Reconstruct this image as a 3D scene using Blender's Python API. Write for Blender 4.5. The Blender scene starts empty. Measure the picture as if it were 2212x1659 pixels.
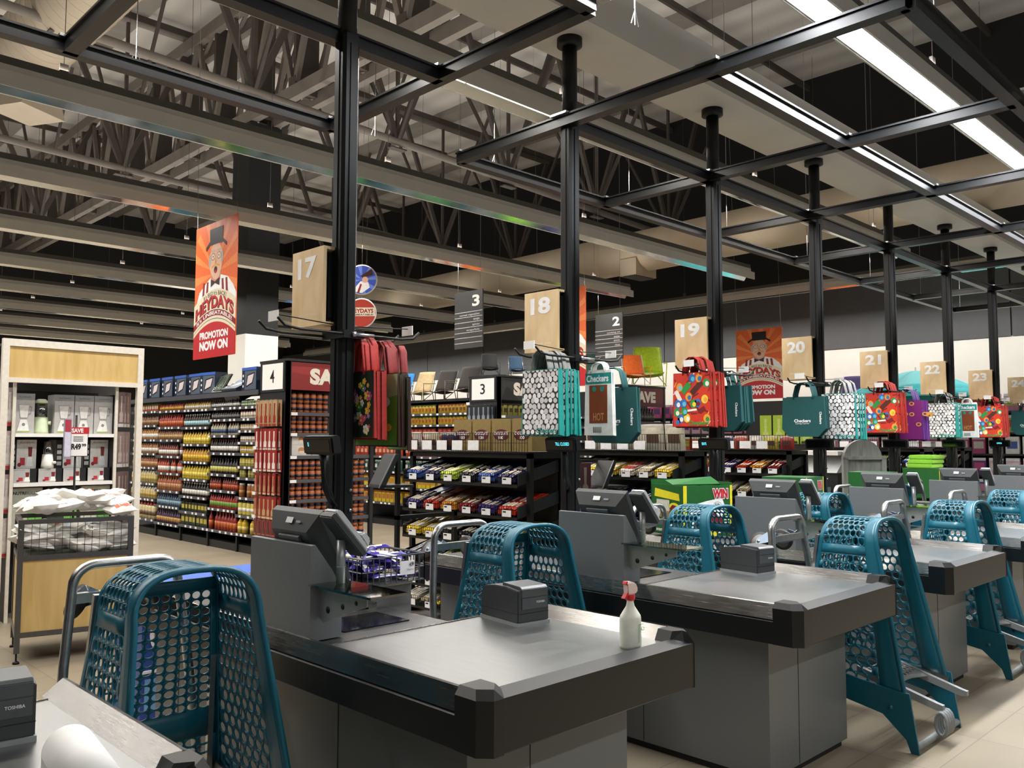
import bpy, bmesh, math, random
from mathutils import Matrix, Vector
R = random.Random(7)
scene = bpy.context.scene
col = scene.collection
PI = math.pi

# ------------------------------------------------------------------ camera
EYE = 1.5
cam_d = bpy.data.cameras.new('camera'); cam = bpy.data.objects.new('camera', cam_d); col.objects.link(cam)
cam_d.sensor_width = 36.0; cam_d.lens = 1849.86 / 2212 * 36.0
cam_d.clip_start = 0.05; cam_d.clip_end = 200
yaw, pitch, roll = 0.792897, 0.0658385, 0.00234354
cy_, sy_, cp_, sp_ = math.cos(yaw), math.sin(yaw), math.cos(pitch), math.sin(pitch)
fw = Vector((cy_*cp_, sy_*cp_, sp_)); rt = Vector((sy_, -cy_, 0)); up = rt.cross(fw)
c_, s_ = math.cos(roll), math.sin(roll)
rt2 = rt*c_ + up*s_; up2 = up*c_ - rt*s_
m = Matrix.Identity(4)
for i in range(3):
    m[i][0] = rt2[i]; m[i][1] = up2[i]; m[i][2] = -fw[i]
m.translation = Vector((0, 0, EYE))
cam.matrix_world = m
scene.camera = cam

# ------------------------------------------------------------------ view, world
scene.view_settings.view_transform = 'Standard'; scene.view_settings.look = 'None'
scene.view_settings.gamma = 1; scene.view_settings.use_curve_mapping = False
scene.view_settings.exposure = 0.1
world = bpy.data.worlds.new('hall_light'); scene.world = world; world.use_nodes = True
world.node_tree.nodes['Background'].inputs[0].default_value = (0.86, 0.93, 1.0, 1)
world.node_tree.nodes['Background'].inputs[1].default_value = 0.16

def area(name, x, y, z, lx, ly, power, color=(1, .96, .9), rot=(0, 0, 0), spread=150):
    d = bpy.data.lights.new(name, 'AREA'); d.shape = 'RECTANGLE'; d.size = lx; d.size_y = ly
    d.energy = power; d.color = color; d.spread = math.radians(spread)
    o = bpy.data.objects.new(name, d); o.location = (x, y, z); o.rotation_euler = rot
    col.objects.link(o); return o
# lit tubes of the ceiling luminaires: six rows over the shop floor, one over the tills, one along the wall; the uplights and the entrance fill are added
ROW_Y = [4.5, 6.85, 9.2, 11.5, 13.85, 16.2, 18.5, 20.8, 23.1]
for y in ROW_Y:
    area('tube_row_light', 5.0, y, 4.035, 13.6, .07, 230, spread=170)
    area('row_fill_uplight', 5.0, y, 4.27, 13.6, .05, 75, rot=(PI, 0, 0), spread=170)  # added upward fill that brightens roof and housings, not a known lamp
area('till_tube_light', 8.2, 2.2, 4.014, 11.2, .16, 500, (.97, .98, 1.0))
area('till_fill_uplight', 8.2, 2.2, 4.27, 11.2, .05, 70, (.97, .98, 1.0), rot=(PI, 0, 0), spread=170)  # same added upward fill above the till row
area('wall_tube_light', 15.6, 13.0, 4.42, .08, 26.0, 520, (1, .97, .93), spread=175)
area('entrance_fill_light', 3.0, -2.6, 4.1, 14.0, .1, 260, (1, .97, .92))  # added unseen fill behind the camera for foreground floor and counter fronts

# ------------------------------------------------------------------ materials
def lin(c):
    if isinstance(c, str):
        c = c.lstrip('#'); c = [int(c[i:i+2], 16)/255 for i in (0, 2, 4)]
    return tuple((v/12.92 if v <= .04045 else ((v+.055)/1.055)**2.4) for v in c[:3]) + (1,)
MC = {}
def mat(name, color='#888888', rough=.5, metal=0., var=.06, scale=30., bump=0., emit=0., spec=.5, alpha=1., coat=0.):
    """principled material with a fine procedural variation in colour and gloss"""
    if name in MC: return MC[name]
    M = bpy.data.materials.new(name); M.use_nodes = True; nt = M.node_tree; b = nt.nodes['Principled BSDF']
    c = lin(color)
    n = nt.nodes.new('ShaderNodeTexNoise'); n.inputs['Scale'].default_value = scale; n.inputs['Detail'].default_value = 3
    tc = nt.nodes.new('ShaderNodeTexCoord'); nt.links.new(tc.outputs['Object'], n.inputs['Vector'])
    r = nt.nodes.new('ShaderNodeValToRGB'); nt.links.new(n.outputs['Fac'], r.inputs[0])
    r.color_ramp.elements[0].position = .3; r.color_ramp.elements[1].position = .7
    r.color_ramp.elements[0].color = tuple(v*(1-var) for v in c[:3])+(1,)
    r.color_ramp.elements[1].color = tuple(min(1, v*(1+var)) for v in c[:3])+(1,)
    nt.links.new(r.outputs[0], b.inputs['Base Color'])
    b.inputs['Roughness'].default_value = rough; b.inputs['Metallic'].default_value = metal
    b.inputs['Specular IOR Level'].default_value = spec
    if coat: b.inputs['Coat Weight'].default_value = coat
    if alpha < 1: b.inputs['Alpha'].default_value = alpha
    if emit:
        b.inputs['Emission Color'].default_value = c; b.inputs['Emission Strength'].default_value = emit
    if bump:
        bp = nt.nodes.new('ShaderNodeBump'); bp.inputs['Strength'].default_value = bump; bp.inputs['Distance'].default_value = .01
        nt.links.new(n.outputs['Fac'], bp.inputs['Height']); nt.links.new(bp.outputs[0], b.inputs['Normal'])
    MC[name] = M; return M

def glass(name, color='#ffffff', rough=.02, tint=.15):
    """thin clear sheet: transparent with a glossy coat"""
    if name in MC: return MC[name]
    M = bpy.data.materials.new(name); M.use_nodes = True; nt = M.node_tree; nt.nodes.remove(nt.nodes['Principled BSDF'])
    out = nt.nodes['Material Output']; t = nt.nodes.new('ShaderNodeBsdfTransparent'); g = nt.nodes.new('ShaderNodeBsdfGlossy')
    c = lin(color); t.inputs[0].default_value = c; g.inputs['Roughness'].default_value = rough
    n = nt.nodes.new('ShaderNodeTexNoise'); n.inputs['Scale'].default_value = 9
    mx = nt.nodes.new('ShaderNodeMixShader'); f = nt.nodes.new('ShaderNodeLayerWeight'); f.inputs[0].default_value = .2
    mm = nt.nodes.new('ShaderNodeMath'); mm.operation = 'MULTIPLY_ADD'; mm.inputs[1].default_value = 1-tint; mm.inputs[2].default_value = tint
    nt.links.new(f.outputs['Fresnel'], mm.inputs[0]); nt.links.new(mm.outputs[0], mx.inputs[0])
    nt.links.new(t.outputs[0], mx.inputs[1]); nt.links.new(g.outputs[0], mx.inputs[2]); nt.links.new(mx.outputs[0], out.inputs[0])
    MC[name] = M; return M

def steel(name, color='#b9bbbb', rough=.3, streak=(3, 60, 60), amp=.16):
    """brushed steel: stretched noise drives the gloss, blotches drive wear"""
    if name in MC: return MC[name]
    M = bpy.data.materials.new(name); M.use_nodes = True; nt = M.node_tree; b = nt.nodes['Principled BSDF']
    b.inputs['Metallic'].default_value = 1; b.inputs['Base Color'].default_value = lin(color)
    tc = nt.nodes.new('ShaderNodeTexCoord'); mp = nt.nodes.new('ShaderNodeMapping'); mp.inputs['Scale'].default_value = streak
    nt.links.new(tc.outputs['Object'], mp.inputs[0])
    n = nt.nodes.new('ShaderNodeTexNoise'); n.inputs['Scale'].default_value = 4; n.inputs['Detail'].default_value = 5
    nt.links.new(mp.outputs[0], n.inputs['Vector'])
    n2 = nt.nodes.new('ShaderNodeTexNoise'); n2.inputs['Scale'].default_value = 3.5; n2.inputs['Detail'].default_value = 4
    nt.links.new(tc.outputs['Object'], n2.inputs['Vector'])
    a = nt.nodes.new('ShaderNodeMath'); a.operation = 'ADD'; nt.links.new(n.outputs['Fac'], a.inputs[0]); nt.links.new(n2.outputs['Fac'], a.inputs[1])
    mr = nt.nodes.new('ShaderNodeMapRange'); mr.inputs['From Min'].default_value = .7; mr.inputs['From Max'].default_value = 1.3
    mr.inputs['To Min'].default_value = max(.04, rough-amp/2); mr.inputs['To Max'].default_value = rough+amp/2
    nt.links.new(a.outputs[0], mr.inputs[0]); nt.links.new(mr.outputs[0], b.inputs['Roughness'])
    bp = nt.nodes.new('ShaderNodeBump'); bp.inputs['Strength'].default_value = .015; bp.inputs['Distance'].default_value = .001
    nt.links.new(n.outputs['Fac'], bp.inputs['Height']); nt.links.new(bp.outputs[0], b.inputs['Normal'])
    MC[name] = M; return M

def wood(name, c1, c2, scale=(1.2, 1.2, 9), rough=.5):
    if name in MC: return MC[name]
    M = bpy.data.materials.new(name); M.use_nodes = True; nt = M.node_tree; b = nt.nodes['Principled BSDF']
    tc = nt.nodes.new('ShaderNodeTexCoord'); mp = nt.nodes.new('ShaderNodeMapping'); mp.inputs['Scale'].default_value = scale
    nt.links.new(tc.outputs['Object'], mp.inputs[0])
    n = nt.nodes.new('ShaderNodeTexNoise'); n.inputs['Scale'].default_value = 3; n.inputs['Detail'].default_value = 6; n.inputs['Distortion'].default_value = .8
    nt.links.new(mp.outputs[0], n.inputs['Vector'])
    r = nt.nodes.new('ShaderNodeValToRGB'); r.color_ramp.elements[0].color = lin(c1); r.color_ramp.elements[1].color = lin(c2)
    r.color_ramp.elements[0].position = .35; r.color_ramp.elements[1].position = .65
    nt.links.new(n.outputs['Fac'], r.inputs[0]); nt.links.new(r.outputs[0], b.inputs['Base Color']); b.inputs['Roughness'].default_value = rough
    MC[name] = M; return M

def cells(name, palette, scale=14, edge='#202020', edge_w=.06, rough=.35, dims=(1, 1, 1), rand=1.0):
    """printed pattern of rounded cells in several colours (voronoi)"""
    if name in MC: return MC[name]
    M = bpy.data.materials.new(name); M.use_nodes = True; nt = M.node_tree; b = nt.nodes['Principled BSDF']
    tc = nt.nodes.new('ShaderNodeTexCoord'); mp = nt.nodes.new('ShaderNodeMapping'); mp.inputs['Scale'].default_value = dims
    nt.links.new(tc.outputs['Object'], mp.inputs[0])
    v = nt.nodes.new('ShaderNodeTexVoronoi'); v.inputs['Scale'].default_value = scale; v.inputs['Randomness'].default_value = rand
    e = nt.nodes.new('ShaderNodeTexVoronoi'); e.feature = 'DISTANCE_TO_EDGE'; e.inputs['Scale'].default_value = scale; e.inputs['Randomness'].default_value = rand
    nt.links.new(mp.outputs[0], v.inputs['Vector']); nt.links.new(mp.outputs[0], e.inputs['Vector'])
    sp = nt.nodes.new('ShaderNodeSeparateColor'); nt.links.new(v.outputs['Color'], sp.inputs[0])
    r = nt.nodes.new('ShaderNodeValToRGB'); r.color_ramp.interpolation = 'CONSTANT'
    el = r.color_ramp.elements; el[0].color = lin(palette[0]); el[0].position = 0
    el[1].color = lin(palette[1]); el[1].position = 1/len(palette)
    for i, c in enumerate(palette[2:], 2):
        q = el.new(i/len(palette)); q.color = lin(c)
    nt.links.new(sp.outputs[0], r.inputs[0])
    mr = nt.nodes.new('ShaderNodeMapRange'); mr.inputs['From Min'].default_value = edge_w*.6; mr.inputs['From Max'].default_value = edge_w*1.4
    nt.links.new(e.outputs['Distance'], mr.inputs[0])
    mx = nt.nodes.new('ShaderNodeMix'); mx.data_type = 'RGBA'; mx.inputs[6].default_value = lin(edge)
    nt.links.new(mr.outputs[0], mx.inputs[0]); nt.links.new(r.outputs[0], mx.inputs[7]); nt.links.new(mx.outputs[2], b.inputs['Base Color'])
    b.inputs['Roughness'].default_value = rough
    MC[name] = M; return M

# ------------------------------------------------------------------ mesh builder
class MB:
    def __init__(s): s.v = []; s.f = []; s.mi = []; s.sm = []; s.M = Matrix.Identity(4); s.m = 0; s.s = False
    def add(s, vs, fs, smooth=None):
        o = len(s.v); s.v += [tuple(s.M @ Vector(p)) for p in vs]
        for f in fs: s.f.append(tuple(i+o for i in f)); s.mi.append(s.m); s.sm.append(s.s if smooth is None else smooth)
        return s
    def box(s, x0, x1, y0, y1, z0, z1):
        return s.add([(x0,y0,z0),(x1,y0,z0),(x1,y1,z0),(x0,y1,z0),(x0,y0,z1),(x1,y0,z1),(x1,y1,z1),(x0,y1,z1)],
              [(0,3,2,1),(4,5,6,7),(0,1,5,4),(1,2,6,5),(2,3,7,6),(3,0,4,7)])
    def cbox(s, c, d): return s.box(c[0]-d[0]/2, c[0]+d[0]/2, c[1]-d[1]/2, c[1]+d[1]/2, c[2]-d[2]/2, c[2]+d[2]/2)
    def prism(s, pts, ax, a0, a1):
        """profile pts in the plane normal to ax, extruded a0..a1"""
        n = len(pts)
        def P(p, a): return {'x': (a, p[0], p[1]), 'y': (p[0], a, p[1]), 'z': (p[0], p[1], a)}[ax]
        vs = [P(p, a0) for p in pts]+[P(p, a1) for p in pts]
        return s.add(vs, [tuple(range(n-1, -1, -1)), tuple(range(n, 2*n))]+[(i, (i+1) % n, n+(i+1) % n, n+i) for i in range(n)])
    def bar(s, p0, p1, w, h=None):
        """rectangular bar between two points"""
        h = h or w; a = Vector(p0); b = Vector(p1); d = (b-a).normalized()
        q = Vector((0, 0, 1)) if abs(d.z) < .9 else Vector((1, 0, 0))
        x = d.cross(q).normalized()*w/2; y = x.cross(d).normalized()*h/2
        vs = [a-x-y, a+x-y, a+x+y, a-x+y, b-x-y, b+x-y, b+x+y, b-x+y]
        return s.add(vs, [(0,3,2,1),(4,5,6,7),(0,1,5,4),(1,2,6,5),(2,3,7,6),(3,0,4,7)])
    def tube(s, pts, r, n=8, cap=True, closed=False, flat=None):
        P = [Vector(p) for p in pts]; N = len(P); rings = []; prev = None
        for i, p in enumerate(P):
            if closed: d = (P[(i+1) % N]-P[i-1]).normalized()
            else: d = (P[min(i+1, N-1)]-P[max(i-1, 0)]).normalized()
            if prev is None:
                q = Vector((0, 0, 1)) if abs(d.z) < .9 else Vector((0, 1, 0)); x = d.cross(q).normalized()
            else: x = (prev-d*prev.dot(d)).normalized()
            prev = x; y = d.cross(x)
            rr = r[i] if isinstance(r, (list, tuple)) else r
            ry = rr if flat is None else rr*flat
            rings.append([p+x*rr*math.cos(2*PI*k/n)+y*ry*math.sin(2*PI*k/n) for k in range(n)])
        vs = [q for rg in rings for q in rg]; fs = []
        for i in range(N if closed else N-1):
            a = i*n; b = ((i+1) % N)*n
            for k in range(n): fs.append((a+k, a+(k+1) % n, b+(k+1) % n, b+k))
        if cap and not closed: fs += [tuple(range(n-1, -1, -1)), tuple(range((N-1)*n, N*n))]
        return s.add(vs, fs, True if n > 5 else s.s)
    def cyl(s, p0, p1, r, n=16, r1=None): return s.tube([p0, p1], [r, r if r1 is None else r1], n)
    def lathe(s, prof, n=12, c=(0, 0, 0), smooth=True):
        vs = []; fs = []
        for (r, z) in prof: vs += [(c[0]+r*math.cos(2*PI*k/n), c[1]+r*math.sin(2*PI*k/n), c[2]+z) for k in range(n)]
        for i in range(len(prof)-1):
            for k in range(n): fs.append((i*n+k, i*n+(k+1) % n, (i+1)*n+(k+1) % n, (i+1)*n+k))
        fs += [tuple(range(n-1, -1, -1)), tuple(range((len(prof)-1)*n, len(prof)*n))]
        return s.add(vs, fs, smooth)
    def quad(s, a, b, c, d): return s.add([a, b, c, d], [(0, 1, 2, 3)])
    def grid(s, f, nu, nv, smooth=True):
        vs = [f(i/nu, j/nv) for j in range(nv+1) for i in range(nu+1)]
        return s.add(vs, [(j*(nu+1)+i, j*(nu+1)+i+1, (j+1)*(nu+1)+i+1, (j+1)*(nu+1)+i) for j in range(nv) for i in range(nu)], smooth)
    def build(s, name, mats, parent=None, loc=(0, 0, 0), rot=(0, 0, 0), bevel=0, solid=0, kind=None, label=None, autos=False):
        me = bpy.data.meshes.new(name); me.from_pydata(s.v, [], s.f)
        if not isinstance(mats, (list, tuple)): mats = [mats]
        for q in mats: me.materials.append(q)
        me.polygons.foreach_set('material_index', s.mi); me.polygons.foreach_set('use_smooth', s.sm)
        if bevel:
            bm = bmesh.new(); bm.from_mesh(me); bmesh.ops.remove_doubles(bm, verts=bm.verts, dist=1e-5)
            bmesh.ops.bevel(bm, geom=[e for e in bm.edges if len(e.link_faces) == 2 and e.calc_face_angle(0) > .6], offset=bevel, segments=2, affect='EDGES', clamp_overlap=True)
            bm.to_mesh(me); bm.free()
        me.update()
        o = bpy.data.objects.new(name, me); o.location = loc; o.rotation_euler = rot; col.objects.link(o)
        if parent: o.parent = parent
        if solid:
            md = o.modifiers.new('thickness', 'SOLIDIFY'); md.thickness = solid; md.offset = 0
        if kind: o['kind'] = kind
        if label: o['label'] = label
        return o

def tag(o, label, cat, group=None, kind=None):
    o['label'] = label; o['category'] = cat
    if group: o['group'] = group
    if kind: o['kind'] = kind
    return o
def thing(name, label, cat, loc=(0, 0, 0), rz=0, group=None, rx=0, ry=0):
    o = bpy.data.objects.new(name, None); o.empty_display_size = .1; col.objects.link(o)
    o.location = loc; o.rotation_euler = (rx, ry, rz)
    return tag(o, label, cat, group)
def dup(root, loc=None, rz=None, label=None, group=None, rot=None, scale=None):
    r = root.copy(); col.objects.link(r)
    if loc is not None: r.location = loc
    if rz is not None: r.rotation_euler = (root.rotation_euler[0], root.rotation_euler[1], rz)
    if rot is not None: r.rotation_euler = rot
    if scale is not None: r.scale = scale
    if label: r['label'] = label
    if group: r['group'] = group
    for ch in list(root.children):
        c = ch.copy(); col.objects.link(c); c.parent = r
        for g in list(ch.children):
            d = g.copy(); col.objects.link(d); d.parent = c
    return r

# ------------------------------------------------------------------ lettering and flat prints
TXC = {}
def text_geo(s, bold=0.0, space=1.0):
    key = (s, bold, space)
    if key in TXC: return TXC[key]
    cu = bpy.data.curves.new('lettering', 'FONT'); cu.body = s; cu.size = 1; cu.offset = bold; cu.space_character = space
    cu.align_x = 'LEFT'; cu.resolution_u = 4; cu.fill_mode = 'FRONT' if hasattr(cu, 'fill_mode') else cu.fill_mode
    o = bpy.data.objects.new('lettering', cu); me = bpy.data.meshes.new_from_object(o)
    vs = [tuple(v.co) for v in me.vertices]; fs = [tuple(p.vertices) for p in me.polygons]
    bpy.data.objects.remove(o); bpy.data.curves.remove(cu); bpy.data.meshes.remove(me)
    xs = [v[0] for v in vs]; ys = [v[1] for v in vs]
    x0, x1, y0, y1 = min(xs), max(xs), min(ys), max(ys)
    vs = [((v[0]-x0)/(x1-x0), (v[1]-y0)/(y1-y0)) for v in vs]
    TXC[key] = (vs, fs); return TXC[key]

class Art:
    """flat print built of polygons in thin layers on a plane: origin + right + up, u,v in metres"""
    def __init__(s, origin, right, upv, mb=None):
        s.o = Vector(origin); s.r = Vector(right).normalized(); s.u = Vector(upv).normalized(); s.n = s.r.cross(s.u)
        s.mb = mb or MB(); s.mats = []
    def P(s, u, v, l): return s.o+s.r*u+s.u*v+s.n*(l*.0008)
    def setm(s, m):
        if m not in s.mats: s.mats.append(m)
        s.mb.m = s.mats.index(m)
    def poly(s, pts, m, l=1):
        s.setm(m); s.mb.add([s.P(u, v, l) for u, v in pts], [tuple(range(len(pts)))], False)
    def rect(s, u0, u1, v0, v1, m, l=1): s.poly([(u0, v0), (u1, v0), (u1, v1), (u0, v1)], m, l)
    def ell(s, cu, cv, ru, rv, m, l=1, n=24): s.poly([(cu+ru*math.cos(2*PI*k/n), cv+rv*math.sin(2*PI*k/n)) for k in range(n)], m, l)
    def text(s, t, u0, u1, v0, v1, m, l=2, bold=0.0, warp=None, space=1.0):
        vs, fs = text_geo(t, bold, space); s.setm(m); q = []
        for a, b in vs:
            u = u0+(u1-u0)*a; v = v0+(v1-v0)*b
            if warp: v += warp(u)
            q.append(s.P(u, v, l))
        s.mb.add(q, fs, False)
    def build(s, name, parent=None, **k): return s.mb.build(name, s.mats, parent, **k)

# ------------------------------------------------------------------ shared materials
BLK = mat('black_powder_coat', '#101112', .45, 0, .1, 60, spec=.35)
BLKS = mat('black_bumper_vinyl', '#0c0d0e', .38, 0, .08, 40)
DK = mat('dark_metal_shelving', '#17181a', .5, 0, .08, 30)
LAM = mat('grey_laminate', '#686b6c', .38, 0, .03, 120)
LAMD = mat('grey_laminate_cabinet', '#6f7274', .45, 0, .04, 200, .02)
DECK = steel('brushed_steel_deck', '#a2a4a4', .32, (14, 2, 14), .07)
DECKD = steel('worn_steel_plate', '#707070', .3, (3, 14, 14), .08)
CHR = mat('galvanised_tube_steel', '#b9bbbb', .3, 1.0, .12, 45)
RIM = steel('polished_steel_rim', '#918f8c', .24, (60, 2, 60), .14)
TEAL = mat('teal_trolley_plastic', '#0d5e72', .36, 0, .04, 60)
GRYP = mat('grey_trolley_plastic', '#7f8384', .5)
RUB = mat('dark_rubber', '#2e2b29', .7)
WHT = mat('white_paint', '#e9e7e2', .5)
WHTP = mat('white_card', '#f2f1ee', .6, 0, .02)
PRN = mat('dark_grey_device_plastic', '#36393b', .45, 0, .05, 220, .05)
SCR = mat('black_glossy_screen', '#07080a', .12)
RED = mat('red_print', '#c2242b', .45)
DRED = mat('dark_red_print', '#8d1d22', .45)
CREAM = mat('cream_print', '#e6dcc0', .5)
ORG = mat('orange_print', '#e8672a', .5)
ORG2 = mat('light_orange_print', '#f08a45', .5)
INK = mat('black_ink', '#101010', .6)
WINK = mat('white_ink', '#f4f4f4', .5)
# ================================================================== the hall
def floor_mat():
    M = bpy.data.materials.new('floor_tiles'); M.use_nodes = True; nt = M.node_tree; b = nt.nodes['Principled BSDF']
    tc = nt.nodes.new('ShaderNodeTexCoord'); br = nt.nodes.new('ShaderNodeTexBrick'); br.offset = .0
    br.inputs['Scale'].default_value = 1; br.inputs['Brick Width'].default_value = .6; br.inputs['Row Height'].default_value = .3
    br.inputs['Mortar Size'].default_value = .003; br.inputs['Color1'].default_value = lin('#9c907c'); br.inputs['Color2'].default_value = lin('#948874')
    br.inputs['Mortar'].default_value = lin('#7a7469'); nt.links.new(tc.outputs['Object'], br.inputs['Vector'])
    n = nt.nodes.new('ShaderNodeTexNoise'); n.inputs['Scale'].default_value = 2.2; n.inputs['Detail'].default_value = 6; nt.links.new(tc.outputs['Object'], n.inputs['Vector'])
    mx = nt.nodes.new('ShaderNodeMix'); mx.data_type = 'RGBA'; mx.blend_type = 'MULTIPLY'; mx.inputs[0].default_value = .16
    nt.links.new(br.outputs['Color'], mx.inputs[6]); nt.links.new(n.outputs['Fac'], mx.inputs[7]); nt.links.new(mx.outputs[2], b.inputs['Base Color'])
    mr = nt.nodes.new('ShaderNodeMapRange'); mr.inputs['To Min'].default_value = .28; mr.inputs['To Max'].default_value = .5
    nt.links.new(n.outputs['Fac'], mr.inputs[0]); nt.links.new(mr.outputs[0], b.inputs['Roughness'])
    return M
XW = 17.0; ZR = 9.2
f = MB().box(-8, XW+.2, -6, 30, -.1, 0).build('floor', floor_mat(), kind='structure')
def roof_mat():
    M = bpy.data.materials.new('roof_sheeting'); M.use_nodes = True; nt = M.node_tree; b = nt.nodes['Principled BSDF']
    tc = nt.nodes.new('ShaderNodeTexCoord'); w = nt.nodes.new('ShaderNodeTexWave'); w.bands_direction = 'X'; w.inputs['Scale'].default_value = .5; w.inputs['Distortion'].default_value = .6
    nt.links.new(tc.outputs['Object'], w.inputs['Vector']); r = nt.nodes.new('ShaderNodeValToRGB')
    r.color_ramp.elements[0].color = lin('#c9c4bd'); r.color_ramp.elements[1].color = lin('#dcd8d2')
    nt.links.new(w.outputs[0], r.inputs[0]); nt.links.new(r.outputs[0], b.inputs['Base Color']); b.inputs['Roughness'].default_value = .7
    return M
MB().box(-8, XW+.2, -6, 30, ZR, ZR+.15).build('ceiling', roof_mat(), kind='structure')
WALLD = mat('charcoal_wall_paint', '#5a5a5b', .7, 0, .05, 4)
WALLB = mat('black_upper_wall', '#1c1c1d', .8)
WALLW = mat('cream_wall_paint', '#f1ece2', .6, 0, .02, 3)
w = MB(); w.box(XW, XW+.2, -6, 30, 0, ZR)
w.build('wall_right', WALLB, kind='structure')
w = MB(); w.box(XW-.03, XW, -6, 30, 0, 3.38); w.build('trim_1', WALLW, kind='structure')
w = MB()
ys = [-6, -1.5, 1.2, 2.9, 4.55, 12.0, 14.8, 15.9, 18.4, 21, 25, 30]
for a, b in zip(ys[:-1], ys[1:]): w.box(XW-.05, XW, a+.012, b-.012, 3.38, 4.75)
w.build('trim_2', WALLD, kind='structure')
MB().box(-8, XW, 30, 30.2, 0, ZR).build('wall_back', mat('black_back_wall', '#232324', .8), kind='structure')
MB().box(-8.2, -8, -6, 30, 0, ZR).build('wall_left', mat('dark_side_wall', '#3a3a3b', .8), kind='structure')

# roof beams, purlins and trusses: steel painted grey brown
STB = mat('grey_brown_roof_steel', '#7d756d', .55, 0, .08, 5)
STD = mat('dark_roof_steel', '#4d4640', .6, 0, .1, 6)
RSH = mat('pale_roof_beam_steel', '#8d8780', .55, 0, .06, 5)
for k, x in enumerate((3.2, 5.6, 8.0, 10.4, 12.8, 15.2)):
    MB().box(x-.2, x+.2, -6, 30, ZR-.14, ZR).build('trim_%d' % (3+k), RSH, kind='structure')
n = 9
for k in range(19):
    y = -4+1.75*k
    b = MB(); b.bar((-8, y, ZR-.2), (XW, y, ZR-.2), .06, .12)
    b.build('trim_%d' % (n+k), STD, kind='structure')
n += 19
def xtruss(y, z0, z1, x0, x1, npan):
    """truss along x with a fan of diagonal webs and round pipe chords"""
    t = thing('roof_truss', '', 'roof truss', (0, y, 0), group='steel roof trusses')
    c = MB(); c.tube([(x0, 0, z0+.45), (x1, 0, z0-.25)], .06, 8); c.tube([(x0, 0, z1), (x1, 0, z1-.1)], .08, 8); c.build('chord', STB, t)
    w = MB(); st = (x1-x0)/npan
    for i in range(npan):
        a = x0+st*i; zz = z0+.45-.7*(a+st/2-x0)/(x1-x0); zc = zz
        w.bar((a, 0, z1), (a+st/2, 0, zc), .07, .09); w.bar((a+st, 0, z1), (a+st/2, 0, zc), .07, .09)
        w.bar((a+st/2, 0, zc), (a+st/2, 0, z1), .05, .05)
        w.bar((a+st/2, 0, zc), (a+st/2, -1.75, z1), .05, .05); w.bar((a+st/2, 0, zc), (a+st/2, 1.75, z1), .05, .05)
        w.bar((a+st/2-.15, 0, zc-.12), (a+st/2+.15, 0, zc-.12), .12, .02)
    w.build('web', STD, t); return t
tr = xtruss(10.6, 6.1, ZR-.2, -3, XW-.6, 8); tr['label'] = 'grey steel roof truss with V shaped webs above the numbered aisle signs'
lab = {15.3: 'steel roof truss crossing beside the black column', 20.0: 'steel roof truss deep over the back shelves'}
for y, l in lab.items(): dup(tr, (0, y, 0), label=l)
def ytruss(x, z0, z1, y0, y1, st):
    t = thing('lattice_girder', '', 'roof girder', (x, 0, 0), group='heavy lattice girders')
    c = MB()
    for dx in (-.2, .2):
        c.bar((dx, y0, z0), (dx, y1, z0), .12, .2); c.bar((dx, y0, z1), (dx, y1, z1), .12, .22)
    c.build('chord', STB, t)
    v = MB(); d = MB(); y = y0; k = 0
    v.box(-.2, .2, -.035, .035, z0, z1); v.box(-.24, .24, -.1, .1, z0, z0+.25); v0 = v.build('vertical_strut', STD, t)
    while y < y1-.1:
        q = v0 if k == 0 else v0.copy()
        if k: col.objects.link(q)
        q.location = (0, y, 0)
        for dx in (-.2, .2):
            d.bar((dx, y, z0), (dx, y+st/2, z1), .09, .07); d.bar((dx, y+st/2, z1), (dx, y+st, z0), .09, .07)
        d.bar((-.2, y, z1), (.2, y+st, z1), .06, .05)
        d.bar((.1, y, z0), (.9, y+.4, z1+.3), .05, .05)
        y += st; k += 1
    d.build('web', STB, t); return t
g = ytruss(6.7, 6.72, 8.7, 3.2, 28.4, 1.35); g['label'] = 'heavy lattice roof girder carried on the black square column'
# thin braces beyond the posts
# ducts
DUC = mat('beige_fabric_duct', '#b9aa92', .75, 0, .06, 3, .1)
d = MB(); rr = .37
d.tube([(12.4, -2, 4.95), (12.4, 4, 4.95), (12.4, 12, 4.9), (12.4, 24, 4.85)], rr, 28)
d.build('air_duct', DUC); o = bpy.data.objects['air_duct']; tag(o, 'long beige round air duct running along the charcoal wall', 'air duct')
def grille(o, p, s, rz):
    b = MB(); b.M = Matrix.Translation(p) @ Matrix.Rotation(rz, 4, 'Z')
    b.m = 0; b.box(-s, s, -s*.6, s*.6, -.18, .12); b.m = 1
    for k in range(8): b.box(-s*.9, s*.9, -s*.5+k*s*.13, -s*.5+k*s*.13+.012, -.2, -.18)
    b.build('duct_grille', [DUC, STD], o)
for q in ((12.35, 9.3, 4.62), (12.35, 13.6, 4.58), (12.35, 18.5, 4.55)): grille(o, q, .3, 0)
d = MB(); pts = [(2.9, 1.5, 7.6), (2.9, 30, 7.6)]
seg = []
y = 2.0
d.tube([(3.15, y+.4*k, 6.6) for k in range(28)], .44, 32)
for k in range(56):
    d.tube([(3.15+.441*math.cos(a*PI/16), 2.2+.2*k, 6.6+.441*math.sin(a*PI/16)) for a in range(32)], .004, 4, closed=True)
d.M = Matrix.Translation((3.15, 12.3, 6.1)) @ Matrix.Rotation(.5, 4, 'Z'); d.prism([(-.35, -.35), (.35, -.35), (.2, .1), (-.2, .1)], 'y', -.3, .3)
o = d.build('spiral_duct', mat('pale_spiral_duct', '#b8ab97', .55, .2, .05, 4)); tag(o, 'pale round duct with seam rings crossing the upper left corner', 'air duct')
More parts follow.
